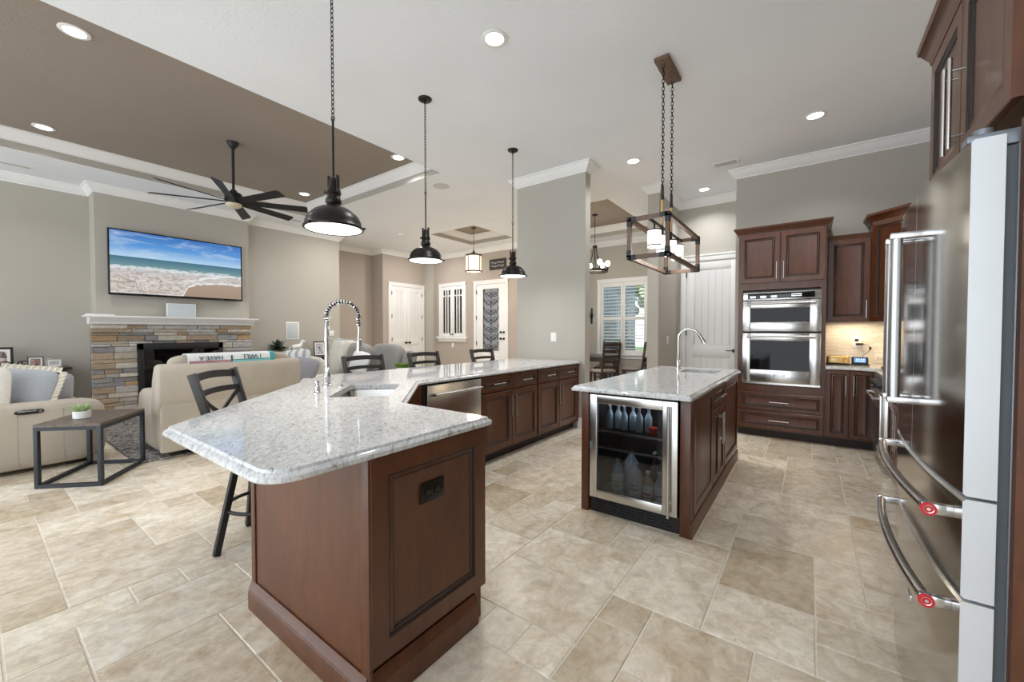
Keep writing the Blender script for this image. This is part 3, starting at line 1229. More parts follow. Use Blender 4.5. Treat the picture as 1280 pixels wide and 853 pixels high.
# the bar-side panel: flat with slim edge strips (faces local -X)
m = MB()
m.box(-.004, .004, -.018, .918, .10, .884)
m.box(-.010, -.002, -.020, .030, .10, .884, .002); m.box(-.010, -.002, .88, .920, .10, .884, .002)
m.build('side_panel', M['wood'], t)
KICKB = [(0, .001), (.022, .001), (.022, .085), (.018, .092), (.020, .098), (.012, .112), (.004, .13), (0, .13)]
m = MB(); m.molding([(.545, -.0), (-.006, .0), (-.006, .918)], KICKB); m.build('base_moulding', M['wood'], t)
ot = thing('wall_outlet', 'dark bronze outlet plate set in the peninsula end panel', 'outlet', (-1.1905, 1.081, .688), PI / 2)
m = MB(); m.box(-.063, .063, -.008, 0, -.040, .040, .004); m.box(-.054, .054, -.010, -.006, -.031, .031, .002); m.build('plate', M['bronze'], ot)
m = MB()
for x in (-.022, .022):
    m.box(x - .017, x + .017, -.013, -.009, -.014, .014, .006)
m.build('socket', M['outlet_black'], ot)
for x in (-.047, .047):
    MB().cyl((x, -.010, 0), (x, -.0125, 0), .004, 10).build('screw', M['bronze'], ot)

# ---------------- peninsula: corner sink cabinet (diagonal front)
t = thing('corner_sink_cabinet', 'cherry corner cabinet under the stainless sink of the peninsula', 'cabinet', (-2.53, 1.6, 0))
poly = [(-2.118, .88), (-2.118, 1.392), (-1.92, 1.392), (-2.53, 2.0), (-2.53, 2.19), (-3.13, 2.19), (-3.13, 1.892)]
m = MB(); m.prism(poly, .10, .62)
# hollow top ring so the bowl hangs free
for i in range(len(poly)):
    a, b = poly[i], poly[(i + 1) % len(poly)]
    if (a, b) == (poly[0], poly[1]):
        continue
    m.bar((a[0], a[1], .75), (b[0], b[1], .75), .018, .268)
m.build('carcass', M['wood'], t, world=True)
m = MB(); m.prism([(-2.17, .86), (-2.17, 1.34), (-2.0, 1.35), (-2.6, 1.95), (-3.07, 2.15), (-3.07, 1.84)], .0, .099)
m.build('toe_kick', M['kick'], t, world=True)
old = MB(); old.X = Matrix.Translation((-1.945, 1.412, 0)) @ Matrix.Rotation(R(135), 4, 'Z')
old.door(.02, .41, .13, .70, 0); old.build('door', WG, t, world=True)
old = MB(); old.X = Matrix.Translation((-1.945, 1.412, 0)) @ Matrix.Rotation(R(135), 4, 'Z')
old.door(.43, .82, .13, .70, 0); old.build('door', WG, t, world=True)
old = MB(); old.X = Matrix.Translation((-1.945, 1.412, 0)) @ Matrix.Rotation(R(135), 4, 'Z')
old.door(.02, .82, .715, .875, 0, .02, .042); old.build('drawer', WG, t, world=True)

# inner (kitchen side) face of the near arm
t = cabinet('peninsula_inner_cabinet', 'narrow cherry cabinet on the inner face of the near peninsula arm', (-1.225, 1.394, 0), PI, .68, .002, 0, .884, [('door', .02, .33, .13, .70, (.29, .45, .65)), ('door', .35, .66, .13, .70, (.39, .45, .65)), ('drawer', .02, .66, .715, .875, 'h')], toe=.10, setback=.0005)

# ---------------- peninsula: far arm cabinets facing +X
def y_front(y0, y1):
    return y1 - y0


for (y0, y1, lab) in ((2.915, 3.905, 'cherry double door base cabinet with two drawers beside the dishwasher'), (3.91, 4.905, 'cherry double door base cabinet with two drawers nearest the wall column')):
    w = y1 - y0
    h = w / 2
    cabinet('base_cabinet', lab, (-2.53, y0, 0), PI / 2, w, .60, 0, .884,
            [('drawer', .012, h - .004, .715, .872, 'h'), ('drawer', h + .004, w - .012, .715, .872, 'h'),
             ('door', .012, h - .004, .125, .70, (h - .036, .42, .66)), ('door', h + .004, w - .012, .125, .70, (h + .036, .42, .66))], group=None)
m = MB(); m.box(-3.13, -2.515, 4.907, 4.945, .10, .884); m.box(-3.13, -2.60, 4.907, 4.945, .0, .099)
tag(m.build('filler_panel', M['wood']), 'narrow cherry filler strip between far peninsula cabinet and wall column', 'panel')
m = MB(); m.box(-3.155, -3.132, 1.90, 4.945, .0, .884)
tag(m.build('bar_back_panel', M['wood']), 'long cherry panel behind the bar stools under the counter', 'panel')
m = MB(); m.bar((-2.13, .876, .442), (-3.135, 1.881, .442), .018, .884)
tag(m.build('diagonal_back_panel', M['wood']), 'angled cherry panel behind the nearest bar stool', 'panel')

# dishwasher
t = thing('dishwasher', 'stainless dishwasher with bar handle in the peninsula', 'dishwasher', (-2.53, 2.225, 0), PI / 2)
w = .682
m = MB(); m.box(.004, w - .004, .0, .58, .10, .872); m.build('body', M['dark'], t)
m = MB(); m.box(.004, w - .004, -.028, -.001, .125, .868, .006); m.build('door', M['steel_h'], t)
m = MB(); m.cyl((.05, -.075, .79), (w - .05, -.075, .79), .012, 14)
for x in (.06, w - .06):
    m.bar((x, -.028, .79), (x, -.078, .79), .03, .022, bev=.004)
m.build('handle', M['nickel'], t)
m = MB(); m.box(.004, w - .004, .06, .56, .0, .098); m.build('toe_kick', M['black'], t)
m = MB(); m.box(-.026, 0, -.012, .58, .0, .884); m.build('side_strip', M['black'], t)

# worktop of the peninsula, with the sink opening
def dg(t_, s_):   # corner frame: t along (-1,1), s along (1,1)
    k = math.sqrt(.5)
    return (k * (s_ - t_), k * (s_ + t_))


k2 = math.sqrt(2)
hole = [dg(2.53, -.73) + (.04,), dg(2.53, -.375) + (.04,), dg(3.11, -.375) + (.04,), dg(3.11, -.73) + (.04,)]
outer = [(-1.165, .47, .10), (-1.165, 1.445, .03), (-1.80, 1.445, .05), (-2.49, 2.135, .05), (-2.49, 4.948, 0), (-3.52, 4.948, 0), (-3.52, 1.86, .05), (-2.13, .47, .05)]
slab_counter('peninsula_countertop', 'speckled white grey stone worktop of the L shaped peninsula with an undermount sink', outer, [hole])


def sink_bowl(name, label, X, lx, ly, depth, z, r=.05):
    """rounded rectangular undermount bowl, half sizes lx, ly"""
    m = MB()
    m.X = X

    def ring(ins, zz, rr):
        a, b = lx - ins, ly - ins
        out = []
        for cx, cy, t0 in ((a - rr, b - rr, 0), (-a + rr, b - rr, 90), (-a + rr, -b + rr, 180), (a - rr, -b + rr, 270)):
            for q in range(6):
                t = R(t0 + q * 18)
                out.append((cx + rr * math.cos(t), cy + rr * math.sin(t), zz))
        return out
    rings = [ring(-.02, z, r + .02), ring(-.002, z, r), ring(.0, z - .004, r), ring(.008, z - depth + .03, r), ring(.035, z - depth, r * .8)]
    V, Fs = [], []
    n = len(rings[0])
    for q in rings:
        V += q
    for i in range(len(rings) - 1):
        for k in range(n):
            a, b = i * n + k, i * n + (k + 1) % n
            Fs.append((a, a + n, b + n, b))
    Fs.append(tuple((len(rings) - 1) * n + k for k in range(n)))
    m.add(V, Fs)
    c = X.translation
    t = thing(name, label, 'sink', (c.x, c.y, z - depth))
    m.build('bowl', M['steel'], t, world=True)
    m = MB(); m.X = Matrix.Translation((c.x, c.y, z - depth + .001))
    m.cyl((0, 0, 0), (0, 0, .004), .045, 24)
    m.build('drain', M['chrome'], t, world=True)
    return t


cx, cy = dg(2.82, -.5525)
sink_bowl('kitchen_sink', 'stainless single bowl sink set into the peninsula corner', Matrix.Translation((cx, cy, 0)) @ Matrix.Rotation(R(135), 4, 'Z'), .305, .188, .20, .884)

# spring faucet
fx, fy = -2.775, 1.535
t = thing('spring_faucet', 'tall chrome spring neck faucet behind the peninsula sink', 'faucet', (fx, fy, .92), R(52))
m = MB()
m.lathe([(.030, 0), (.030, .012), (.024, .018), (.024, .10), (.017, .105), (.0165, .47), (.013, .475)], 24)
m.build('post', M['chrome'], t)
arc = [(0, 0, .475)]
RA = .108
for i in range(25):
    a = PI - PI * i / 24
    arc.append((RA + RA * math.cos(a), 0, .50 + RA * math.sin(a) * 1.0))
arc.append((2 * RA, 0, .42))
m = MB(); m.tube(arc, .009, 8); m.build('hose', M['black'], t)
# helical spring around the arc
def along(P, s):
    L = [0]
    for a, b in zip(P, P[1:]):
        L.append(L[-1] + (Vector(b) - Vector(a)).length)
    x = s * L[-1]
    for i in range(len(P) - 1):
        if x <= L[i + 1] or i == len(P) - 2:
            f = (x - L[i]) / (L[i + 1] - L[i])
            a, b = Vector(P[i]), Vector(P[i + 1])
            return a.lerp(b, f), (b - a).normalized()


sp = []
N = 22 * 10
for i in range(N + 1):
    p, d = along(arc, i / N * .97)
    u = Vector((0, 1, 0)); v = d.cross(u)
    a = 2 * PI * i / 10
    sp.append(p + (u * math.cos(a) + v * math.sin(a)) * .0175)
m = MB(); m.tube(sp, .0046, 5); m.build('spring', M['chrome'], t)
m = MB(); m.cyl((2 * RA, 0, .43), (2 * RA, 0, .35), .010, 12); m.lathe([(.012, .355), (.017, .34), (.019, .29), (.022, .262), (.022, .25), (.014, .248)], 20, (2 * RA, 0, 0))
m.build('spray_head', M['chrome'], t)
m = MB(); m.bar((0, 0, .335), (2 * RA - .02, 0, .335), .010, .012); m.tube([(2 * RA + .021 * math.cos(q * PI / 8), .021 * math.sin(q * PI / 8), .335) for q in range(16)], .005, 6, True); m.cyl((0, 0, .322), (0, 0, .348), .020, 16)
m.build('holder_arm', M['chrome'], t)
m = MB(); m.cyl((0, 0, .06), (0, -.045, .06), .012, 12); m.bar((0, -.04, .06), (.02, -.055, .14), .010, .008, bev=.002)
m.build('lever_handle', M['chrome'], t)

t = thing('soap_dispenser', 'small chrome soap dispenser left of the spring faucet', 'soap dispenser', (-2.515, 1.325, .92), R(45))
m = MB(); m.lathe([(.024, 0), (.024, .006), (.016, .012), (.015, .045), (.010, .05), (.009, .065), (.016, .068), (.016, .08), (.0, .084)], 20); m.build('body', M['chrome'], t)
m = MB(); m.tube([(0, 0, .074), (.04, 0, .076), (.065, 0, .066)], .006, 8); m.build('spout', M['chrome'], t)
o = MB().lathe([(.022, 0), (.022, .004), (.016, .006), (.016, .010), (0, .011)], 20, (0, 0, 0)).build('air_switch', M['chrome'])
o.location = (-2.71, 1.60, .92)
tag(o, 'small round chrome button on the worktop right of the spring faucet', 'switch')

# ---------------- bar stools
def make_stool(label, loc, rotz):
    t = thing('bar_stool', label, 'bar stool', loc, rotz)
    m = MB(); m.lathe([(0, .635), (.16, .635), (.19, .64), (.20, .655), (.195, .675), (.17, .69), (.08, .698), (0, .70)], 28)
    m.build('seat', plain('black_vinyl', (.02, .019, .019), .5) if 'bv' not in M else M['bv'], t)
    for sx in (-1, 1):
        m = MB()
        m.bar((sx * .19, -.165, .60), (sx * .208, -.215, .82), .024, .042, (0, 1, 0), .003)
        m.bar((sx * .208, -.215, .82), (sx * .220, -.285, 1.07), .024, .044, (0, 1, 0), .003)
        m.build('back_post', M['stool'], t)

    def bow(z, y, hw, drop=.03, dz=0, w=.034):
        pts = []
        for i in range(13):
            u = -1 + 2 * i / 12
            pts.append((u * hw, y - drop * (1 - u * u), z + dz * (1 - u * u)))
        m = MB()
        for a, b in zip(pts, pts[1:]):
            m.bar(a, b, .011, w, (0, 0, 1))
        return m
    bow(1.035, -.277, .214, .035, .012, .045).build('top_rail', M['stool'], t)
    bow(.945, -.250, .206, .032, .006, .034).build('slat', M['stool'], t)
    bow(.745, -.197, .200, .025, 0, .03).build('lower_rail', M['stool'], t)
    for s in (-1, 1):
        pts = []
        for i in range(13):
            u = i / 12
            pts.append((s * (.20 - .40 * u), -.198 - .045 * (1 - u) - .03 * (1 - (2 * u - 1) ** 2), .93 - .185 * u - .03 * math.sin(PI * u) * (1 if s > 0 else 1)))
        m = MB()
        for a, b in zip(pts, pts[1:]):
            m.bar(a, b, .010, .024, (0, 0, 1))
        m.build('cross_brace', M['stool'], t)
    m = MB(); m.cyl((0, 0, .56), (0, 0, .635), .055, 20); m.box(-.14, .14, -.14, .14, .585, .60, .004); m.bar((-.2, -.15, .612), (.2, -.15, .612), .03, .03); m.build('swivel', M['black'], t)
    for sx in (-1, 1):
        for sy in (-1, 1):
            m = MB(); m.bar((sx * .10, sy * .10, .59), (sx * .19, sy * .19, .004), .034, .034, (sx, sy, 0), .003); m.build('leg', M['black'], t)
    m = MB(); m.tube([(.208 * math.cos(q * PI / 18), .208 * math.sin(q * PI / 18), .245) for q in range(36)], .011, 8, True); m.build('foot_ring', M['black'], t)
    return t


M['bv'] = plain('black_vinyl_seat', (.02, .019, .019), .5)
st = make_stool('black metal bar stool nearest the camera, at the angled counter corner', (-2.765, 1.115, 0), R(-45))
copy_thing(st, (-3.40, 2.42, 0), R(-90), 'black metal bar stool behind the spring faucet, partly before the grey sofa')
copy_thing(st, (-3.42, 3.24, 0), R(-90), 'black metal bar stool in front of the white double doors')
copy_thing(st, (-3.42, 4.30, 0), R(-90), 'black metal bar stool in front of the entry door, farthest from the camera')

# ---------------- island
t = thing('island_cabinet', 'cherry kitchen island base with doors, drawer and cooler bay', 'cabinet', (-.605, 2.70, 0), PI / 2)
L, D = 2.02, .735
m = MB()
m.box(0, L, 0, .03, .10, .884)                  # right skin behind the fronts
m.box(.0, L, D - .03, D, .10, .884)            # left skin
m.box(.62, L, .03, D - .03, .10, .70)          # body behind the cooler
m.box(L - .02, L, .03, D - .03, .10, .884)
m.box(-.012, .62, -.016, .048, .0, .884, .003)       # front corner posts beside the cooler
m.box(-.012, .62, D - .052, D + .004, .0, .884, .003)
m.build('carcass', M['wood'], t)
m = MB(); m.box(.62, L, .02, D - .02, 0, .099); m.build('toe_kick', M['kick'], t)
m = MB(); m.molding([(L, -.016), (-.012, -.016)][::1], [(-o, z) for o, z in [(0, .001), (.012, .001), (.012, .085), (.004, .10), (0, .10)]][::-1] if False else [(0, .001), (.012, .001), (.012, .085), (.004, .10), (0, .10)])
m.build('base_moulding', M['wood'], t)
m = MB(); m.door(.065, .69, .115, .872, -.001, .02, .06); m.build('side_panel', WG, t)
fronts(t, [('drawer', .71, 1.22, .715, .872, 'h'), ('door', .71, .963, .115, .70, (.935, .40, .655)), ('door', .967, 1.22, .115, .70, (.995, .40, .655))])
m = MB(); m.door(1.24, L - .01, .115, .872, -.001, .02, .06); m.build('side_panel', WG, t)
ihole = [(-1.03, 4.15, .04), (-.70, 4.15, .04), (-.70, 4.52, .04), (-1.03, 4.52, .04)]
slab_counter('island_countertop', 'speckled white grey stone worktop of the kitchen island', [(-.565, 2.60, .02), (-.565, 4.765, .02), (-1.39, 4.765, .02), (-1.39, 2.60, .02)], [ihole])
sink_bowl('prep_sink', 'small stainless prep sink at the far end of the island', Matrix.Translation((-.865, 4.335, 0)), .17, .19, .16, .884, .04)
t = thing('gooseneck_faucet', 'chrome gooseneck faucet on the kitchen island', 'faucet', (-1.11, 4.46, .92), R(10))
m = MB(); m.lathe([(.028, 0), (.028, .01), (.021, .016), (.021, .10), (.013, .115)], 22); m.build('base', M['chrome'], t)
pts = [(0, 0, .10), (0, 0, .30)]
for i in range(1, 15):
    a = PI - i * (PI * .86) / 14
    pts.append((.105 + .105 * math.cos(a), 0, .315 + .105 * math.sin(a)))
m = MB(); m.tube(pts, .0125, 12); m.build('neck', M['chrome'], t)
e, f_ = Vector(pts[-1]), (Vector(pts[-1]) - Vector(pts[-2])).normalized()
m = MB(); m.cyl(e, e + f_ * .10, .016, 16, .0185); m.build('spray_head', M['chrome'], t)
m = MB(); m.cyl((0, 0, .07), (0, .045, .07), .013, 12); m.bar((0, .04, .07), (.0, .06, .15), .012, .009, bev=.002); m.build('lever_handle', M['chrome'], t)

# ---------------- beverage cooler in the island end (faces -Y)
bx0, bx1 = -1.280, -.655
t = thing('beverage_cooler', 'stainless framed glass door beverage cooler in the island end', 'beverage cooler', (bx0, 2.70, 0))
w = bx1 - bx0 - .006
m = MB()
m.box(.012, .03, .03, .56, .10, .868); m.box(w - .03, w - .012, .03, .56, .10, .868)
m.box(.012, w - .012, .54, .56, .10, .868); m.box(.012, w - .012, .03, .56, .10, .125); m.box(.012, w - .012, .03, .56, .845, .868)
m.build('cabinet_body', M['dark'], t)
m = MB()
m.box(.008, .062, -.024, .014, .118, .862, .003); m.box(w - .098, w - .004, -.024, .014, .118, .862, .003)
m.box(.062, w - .098, -.024, .014, .80, .862, .003); m.box(.062, w - .098, -.024, .014, .118, .178, .003)
dr = m.build('door', M['steel'], t)
MB().box(.060, w - .096, -.012, -.006, .176, .802).build('glass_pane', M['smoke'], dr)
m = MB(); m.cyl((w - .052, -.062, .12), (w - .052, -.062, .835), .0095, 12)
for z in (.20, .77):
    m.cyl((w - .052, -.024, z), (w - .052, -.062, z), .006, 10)
m.build('handle', M['nickel'], dr)
MB().box(.009, .030, -.0255, -.024, .46, .52).build('lock_plate', M['grey_metal'], dr)
m = MB(); m.box(.004, w - .0, .012, .05, .002, .112)
for i in range(6):
    for j in range(4):
        x = .03 + i * (w - .06) / 6
        m.box(x, x + (w - .06) / 6 - .016, .004, .014, .022 + j * .021, .033 + j * .021, .002)
m.build('grille', M['black'], t)
for z in (.47, .59):
    m = MB()
    m.box(.032, w - .032, .035, .045, z - .008, z + .008)
    for i in range(14):
        m.cyl((.05 + i * .036, .04, z), (.05 + i * .036, .53, z), .0028, 6)
    m.build('wire_shelf', M['nickel'], t)
area_light('cooler_lamp', (bx0 + .30, 2.86, .832), .45, 1.6, (.85, .93, 1), 'RECTANGLE', size_y=.05)
lp = make_emit('cooler_strip', (.75, .85, 1), 1.2)
MB().box(.05, w - .05, .05, .062, .835, .845).build('interior_light', lp, t)
BCOL = {'clear': plain('frosted_clear_bottle', (.36, .43, .48), .12, 0, .08), 'green': plain('green_bottle', (.03, .12, .05), .15, 0, .1), 'white': plain('white_bottle', (.74, .76, .78), .35, 0, .03),
        'amber': plain('peach_drink', (.55, .30, .20), .3, 0, .1), 'label': plain('paper_label', (.80, .80, .76), .6, 0, .02), 'yl': plain('yellow_green_label', (.48, .55, .08), .5, 0, .1), 'blue': plain('blue_print', (.10, .20, .50), .5, 0, .05),
        'redcan': plain('red_cap', (.55, .05, .03), .3, 0, .05), 'can': plain('silver_can', (.55, .60, .68), .3, .6, .1), 'dk': plain('brown_bottle', (.06, .03, .02), .2, 0, .1)}


def bottle(label, x, y, z, r, h, body, cap, lab=None, neck=.3, group=None, kind='bottle'):
    t = thing(kind, label, 'bottle', (bx0 + x, 2.70 + y, z), 0, group)
    hb = h * (1 - neck)
    m = MB(); m.lathe([(r * .9, 0), (r, .006), (r, hb * .92), (r * .82, hb), (r * .36, hb + h * neck * .45), (r * .34, h - .014), (0, h - .014)], 20)
    m.build('body', BCOL[body], t)
    m = MB(); m.cyl((0, 0, h - .016), (0, 0, h), r * .42, 14); m.build('cap', BCOL[cap], t)
    if lab:
        m = MB(); m.shell([(r + .0008, hb * .18), (r + .0008, hb * .80)], 20); l = m.build('paper_label', BCOL[lab[0]], t)
        m = MB()
        for k in range(lab[2]):
            z0 = hb * (.30 + k * .16)
            for a in (-.55, 0, .5):
                m.X = Matrix.Rotation(-PI / 2 + a, 4, 'Z')
                m.box(r + .0008, r + .0016, -.009, .010, z0, z0 + .013)
        m.X = None
        m.build('printing', BCOL[lab[1]], l)
    return t


FZ = .126
bottle('clear bottle with white and yellow green label at left in the beverage cooler', .155, .14, FZ, .043, .27, 'clear', 'green', ('label', 'yl', 2))
bottle('tall clear jug bottle behind the yellow green labelled one in the cooler', .215, .26, FZ, .055, .31, 'clear', 'dk')
bottle('white bottle with blue printed label at the centre of the cooler floor', .285, .14, FZ, .048, .245, 'white', 'white', ('white', 'blue', 2), .22)
bottle('short bottle of peach coloured drink right of the white bottle', .375, .15, FZ, .036, .20, 'amber', 'white', ('label', 'redcan', 1), .35)
bottle('clear bottle with pale label at far right of the cooler floor', .455, .15, FZ, .034, .205, 'clear', 'can', ('label', 'blue', 1), .35)
bottle('dark brown bottle with white cap behind the peach drink', .375, .30, FZ, .034, .30, 'dk', 'white', None, .35)
bt = None
for i in range(6):
    if bt is None:
        bt = bottle('slim clear water bottle standing on the upper shelf of the cooler', .10 + i * .055, .12, .602, .025, .17, 'clear', 'can', None, .35, 'water bottles on the upper cooler shelf', 'water_bottle')
    else:
        copy_thing(bt, (bx0 + .10 + i * .055, 2.70 + .12 + (i % 2) * .03, .602))
o = tag(MB().lathe([(.026, 0), (.028, .004), (.028, .04), (.026, .046), (0, .046)], 18).build('red_jar', BCOL['redcan']), 'small red jar on the right of the upper cooler shelf', 'jar')
o.location = (bx0 + .42, 2.82, .602)
o = tag(MB().box(-.07, .07, -.05, .05, 0, .05, .006).build('food_carton', BCOL['can']), 'pale flat carton lying at the back of the cooler floor', 'carton')
o.location = (bx0 + .30, 2.70 + .40, FZ)

# ---------------- oven wall (faces -Y at y = 5.86)
OX0, OX1, OY = -.735, .150, 5.86
t = thing('oven_tower_cabinet', 'tall cherry cabinet with crown holding the double oven', 'cabinet', (OX0, OY, 0))
w = OX1 - OX0
m = MB()
m.box(0, .05, 0, .60, .10, 2.53); m.box(w - .05, w, 0, .60, .10, 2.53)
m.box(.05, w - .05, 0, .60, 1.83, 2.53); m.box(.05, w - .05, 0, .60, .10, .655); m.box(.05, w - .05, .57, .60, .655, 1.83)
m.build('carcass', M['wood'], t)
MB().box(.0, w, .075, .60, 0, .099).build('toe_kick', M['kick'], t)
CC = [(0, 2.515), (.012, 2.515), (.014, 2.53), (.022, 2.545), (.040, 2.575), (.052, 2.585), (.056, 2.605), (0, 2.605)]
m = MB(); m.molding([(0, .60), (0, 0), (w, 0), (w, .60)][::-1], [(o, z) for o, z in CC]); m.prism([(0, 0), (w, 0), (w, .60), (0, .60)], 2.52, 2.59); m.build('crown', M['wood'], t)
h = w / 2
fronts(t, [('door', .012, h - .004, 1.915, 2.515, (h - .035, 1.95, 2.16)), ('door', h + .004, w - .012, 1.915, 2.515, (h + .035, 1.95, 2.16)),
           ('drawer', .02, w - .008, .345, .560, 'h'), ('drawer', .02, w - .008, .118, .335, 'h')])
t = thing('double_wall_oven', 'stainless microwave and wall oven stack in the cherry tower', 'oven', (-.678, OY, 0))
w = .786
m = MB(); m.box(.008, w - .008, -.001, .55, .66, 1.82); m.build('body', M['dark'], t)
m = MB(); m.box(0, w, -.018, -.002, 1.70, 1.80, .003); cp = m.build('control_panel', M['steel_h'], t)
m = MB(); m.box(.05, w - .06, -.021, -.017, 1.718, 1.785, .001); m.build('display', M['blackgloss'], cp)
m = MB()
for i in range(3):
    m.box(.075 + i * .11, .135 + i * .11, -.0222, -.0205, 1.728, 1.752)
m.box(.50, .60, -.0222, -.0205, 1.755, 1.765); m.box(.50, .60, -.0222, -.0205, 1.735, 1.745)
m.build('panel_lamp', make_emit('panel_glow', (.8, .88, 1), .8), cp)


def oven_door(z0, z1, wz0, wz1, hz):
    m = MB()
    wx0, wx1 = .085, w - .105
    m.box(0, wx0, -.04, -.002, z0, z1, .004); m.box(wx1, w, -.04, -.002, z0, z1, .004)
    m.box(wx0, wx1, -.04, -.002, z0, wz0, .004); m.box(wx0, wx1, -.04, -.002, wz1, z1, .004)
    d = m.build('door', M['steel_h'], t)
    MB().box(wx0 - .002, wx1 + .002, -.034, -.010, wz0 - .002, wz1 + .002).build('window', M['oven_glass'], d)
    m = MB(); m.cyl((.05, -.088, hz), (w - .05, -.088, hz), .0125, 14)
    for x in (.06, w - .06):
        m.bar((x, -.04, hz), (x, -.092, hz), .028, .024, bev=.004)
    m.build('handle', M['nickel'], d)
    return d


oven_door(1.315, 1.692, 1.43, 1.60, 1.655)
d = oven_door(.69, 1.295, .845, 1.20, 1.255)
m = MB()
m.box(.335, .345, -.0415, -.040, .765, .795); m.box(.335, .445, -.0415, -.040, .765, .769); m.box(.335, .445, -.0415, -.040, .791, .795); m.box(.435, .445, -.0415, -.040, .765, .795)
for i in range(9):
    m.box(.352 + i * .009, .357 + i * .009, -.0415, -.040, .775, .786)
m.build('badge', M['grey_metal'], d)
m = MB(); m.box(0, w, -.012, -.002, .665, .688); m.build('vent_strip', M['steel_h'], t)

# wall cabinets right of the tower
t = cabinet('upper_cabinet', 'cherry single door wall cabinet between oven tower and corner cabinet', (.152, 6.13, 0), 0, .406, .329, 1.425, 2.40, [('door', .014, .396, 1.435, 2.385, (.365, 1.47, 1.67))], toe=0)
m = MB(); m.molding([(.406, 0), (.0, 0)], [(0, 2.385), (.010, 2.385), (.012, 2.40), (.030, 2.425), (.034, 2.44), (0, 2.44)]); m.box(0, .406, .001, .329, 2.40, 2.435); m.build('crown', M['wood'], t)
t = thing('corner_wall_cabinet', 'taller cherry wall cabinet set diagonally in the corner', 'cabinet', (.56, 6.13, 0))
pl = [(.56, 6.13), (.84, 5.85), (1.17, 5.85), (1.17, 6.459), (.56, 6.459)]
m = MB(); m.prism(pl, 1.425, 2.56); m.build('carcass', M['wood'], t, world=True)
ang = math.atan2(-.28, .28)
m = MB(); m.X = Matrix.Translation((.56, 6.13, 0)) @ Matrix.Rotation(ang, 4, 'Z'); m.door(.014, .382, 1.435, 2.545, -.001); dd = m.build('door', WG, t, world=True)
m = MB(); m.X = Matrix.Translation((.56, 6.13, 0)) @ Matrix.Rotation(ang, 4, 'Z'); m.cyl((.35, -.053, 1.47), (.35, -.053, 1.67), .006, 10)
for z in (1.5, 1.64):
    m.cyl((.35, -.02, z), (.35, -.053, z), .0048, 8)
m.build('handle', M['pull'], dd, world=True)
CK = [(0, 2.545), (.012, 2.545), (.014, 2.56), (.040, 2.605), (.052, 2.615), (.056, 2.64), (0, 2.64)]
m = MB(); m.molding([(1.16, 5.85), (.84, 5.85), (.56, 6.13), (.56, 6.455)], CK); m.prism(pl, 2.55, 2.63); m.build('crown', M['wood'], t, world=True)

# base cabinet beside the tower, counter, right-hand run, range
cabinet('base_cabinet', 'cherry base cabinet with two narrow doors right of the oven tower', (.152, OY, 0), 0, .448, .60, 0, .884,
        [('door', .012, .210, .118, .872, (.182, .60, .82)), ('door', .222, .420, .118, .872, (.250, .60, .82))])
cabinet('drawer_cabinet', 'narrow cherry drawer cabinet in the corner beside the range', (.60, 5.855, 0), -PI / 2, .12, .56, 0, .884, [('drawer', .004, .116, .60, .872, 'h'), ('drawer', .004, .116, .118, .59, 'h')])
slab_counter('corner_countertop', 'pale stone worktop in the corner under the wall cabinets', [(.153, 5.825, .0), (.44, 5.825, .10), (.565, 5.732, .03), (1.168, 5.732, 0), (1.168, 6.458, 0), (.153, 6.458, 0)], step=False)
t = thing('gas_range', 'stainless gas range with black grates mostly hidden by the refrigerator', 'range', (.56, 5.725, 0), -PI / 2)
w = .755
m = MB(); m.box(0, w, 0, .60, .08, .905, .004); m.build('body', M['steel'], t)
m = MB(); m.box(.02, w - .02, -.03, 0, .20, .72, .004); dd = m.build('oven_door', M['steel_h'], t)
MB().box(.12, w - .12, -.032, -.028, .30, .58).build('window', M['oven_glass'], dd)
m = MB(); m.cyl((.05, -.075, .69), (w - .05, -.075, .69), .012, 12); m.bar((.08, -.03, .69), (.08, -.08, .69), .02, .02); m.bar((w - .08, -.03, .69), (w - .08, -.08, .69), .02, .02); m.build('handle', M['nickel'], dd)
for i in range(5):
    m = MB(); m.cyl((.09 + i * .145, 0, .80), (.09 + i * .145, -.045, .80), .026, 18, .022); m.build('knob', M['black'], t)
for i in range(3):
    m = MB()
    a = .02 + i * .24
    for q in range(4):
        m.box(a + q * .072, a + q * .072 + .012, .05, .55, .925, .945, .002)
    for y in (.06, .30, .53):
        m.box(a, a + .228, y, y + .012, .907, .94, .002)
    m.build('grate', M['black'], t)
cabinet('base_cabinet', 'cherry base cabinet between range and refrigerator', (.60, 4.962, 0), -PI / 2, 1.25, .56, 0, .884,
        [('drawer', .012, .62, .715, .872, 'h'), ('drawer', .63, 1.238, .715, .872, 'h'), ('door', .012, .62, .118, .70, (.58, .36, .66)), ('door', .63, 1.238, .118, .70, (.67, .36, .66))])
slab_counter('range_side_countertop', 'pale stone worktop between range and refrigerator', [(.565, 3.70, .0), (1.168, 3.70, 0), (1.168, 4.964, 0), (.565, 4.964, 0)], step=False)
struct(MB().box(.153, 1.168, 6.447, 6.459, .92, 1.425).build('trim_backsplash', M['backsplash'], smooth=0))
o = MB().box(1.157, 1.169, 3.70, 6.446, .92, 1.60)
bsr = make_backsplash()
for nd in bsr.node_tree.nodes:
    if nd.type == 'MAPPING':
        nd.inputs['Rotation'].default_value = (R(90), 0, R(90))
struct(o.build('trim_backsplash_right', bsr, smooth=0))
area_light('undercabinet_lamp', (.40, 6.28, 1.418), .36, 2.0, (1, .80, .55), 'RECTANGLE', size_y=.04)
area_light('undercabinet_lamp', (.90, 6.15, 1.418), .25, 1.8, (1, .80, .55), 'RECTANGLE', size_y=.25)
area_light('undercabinet_lamp', (.95, 4.6, 1.55), .25, 5.0, (1, .80, .55), 'RECTANGLE', size_y=.9)

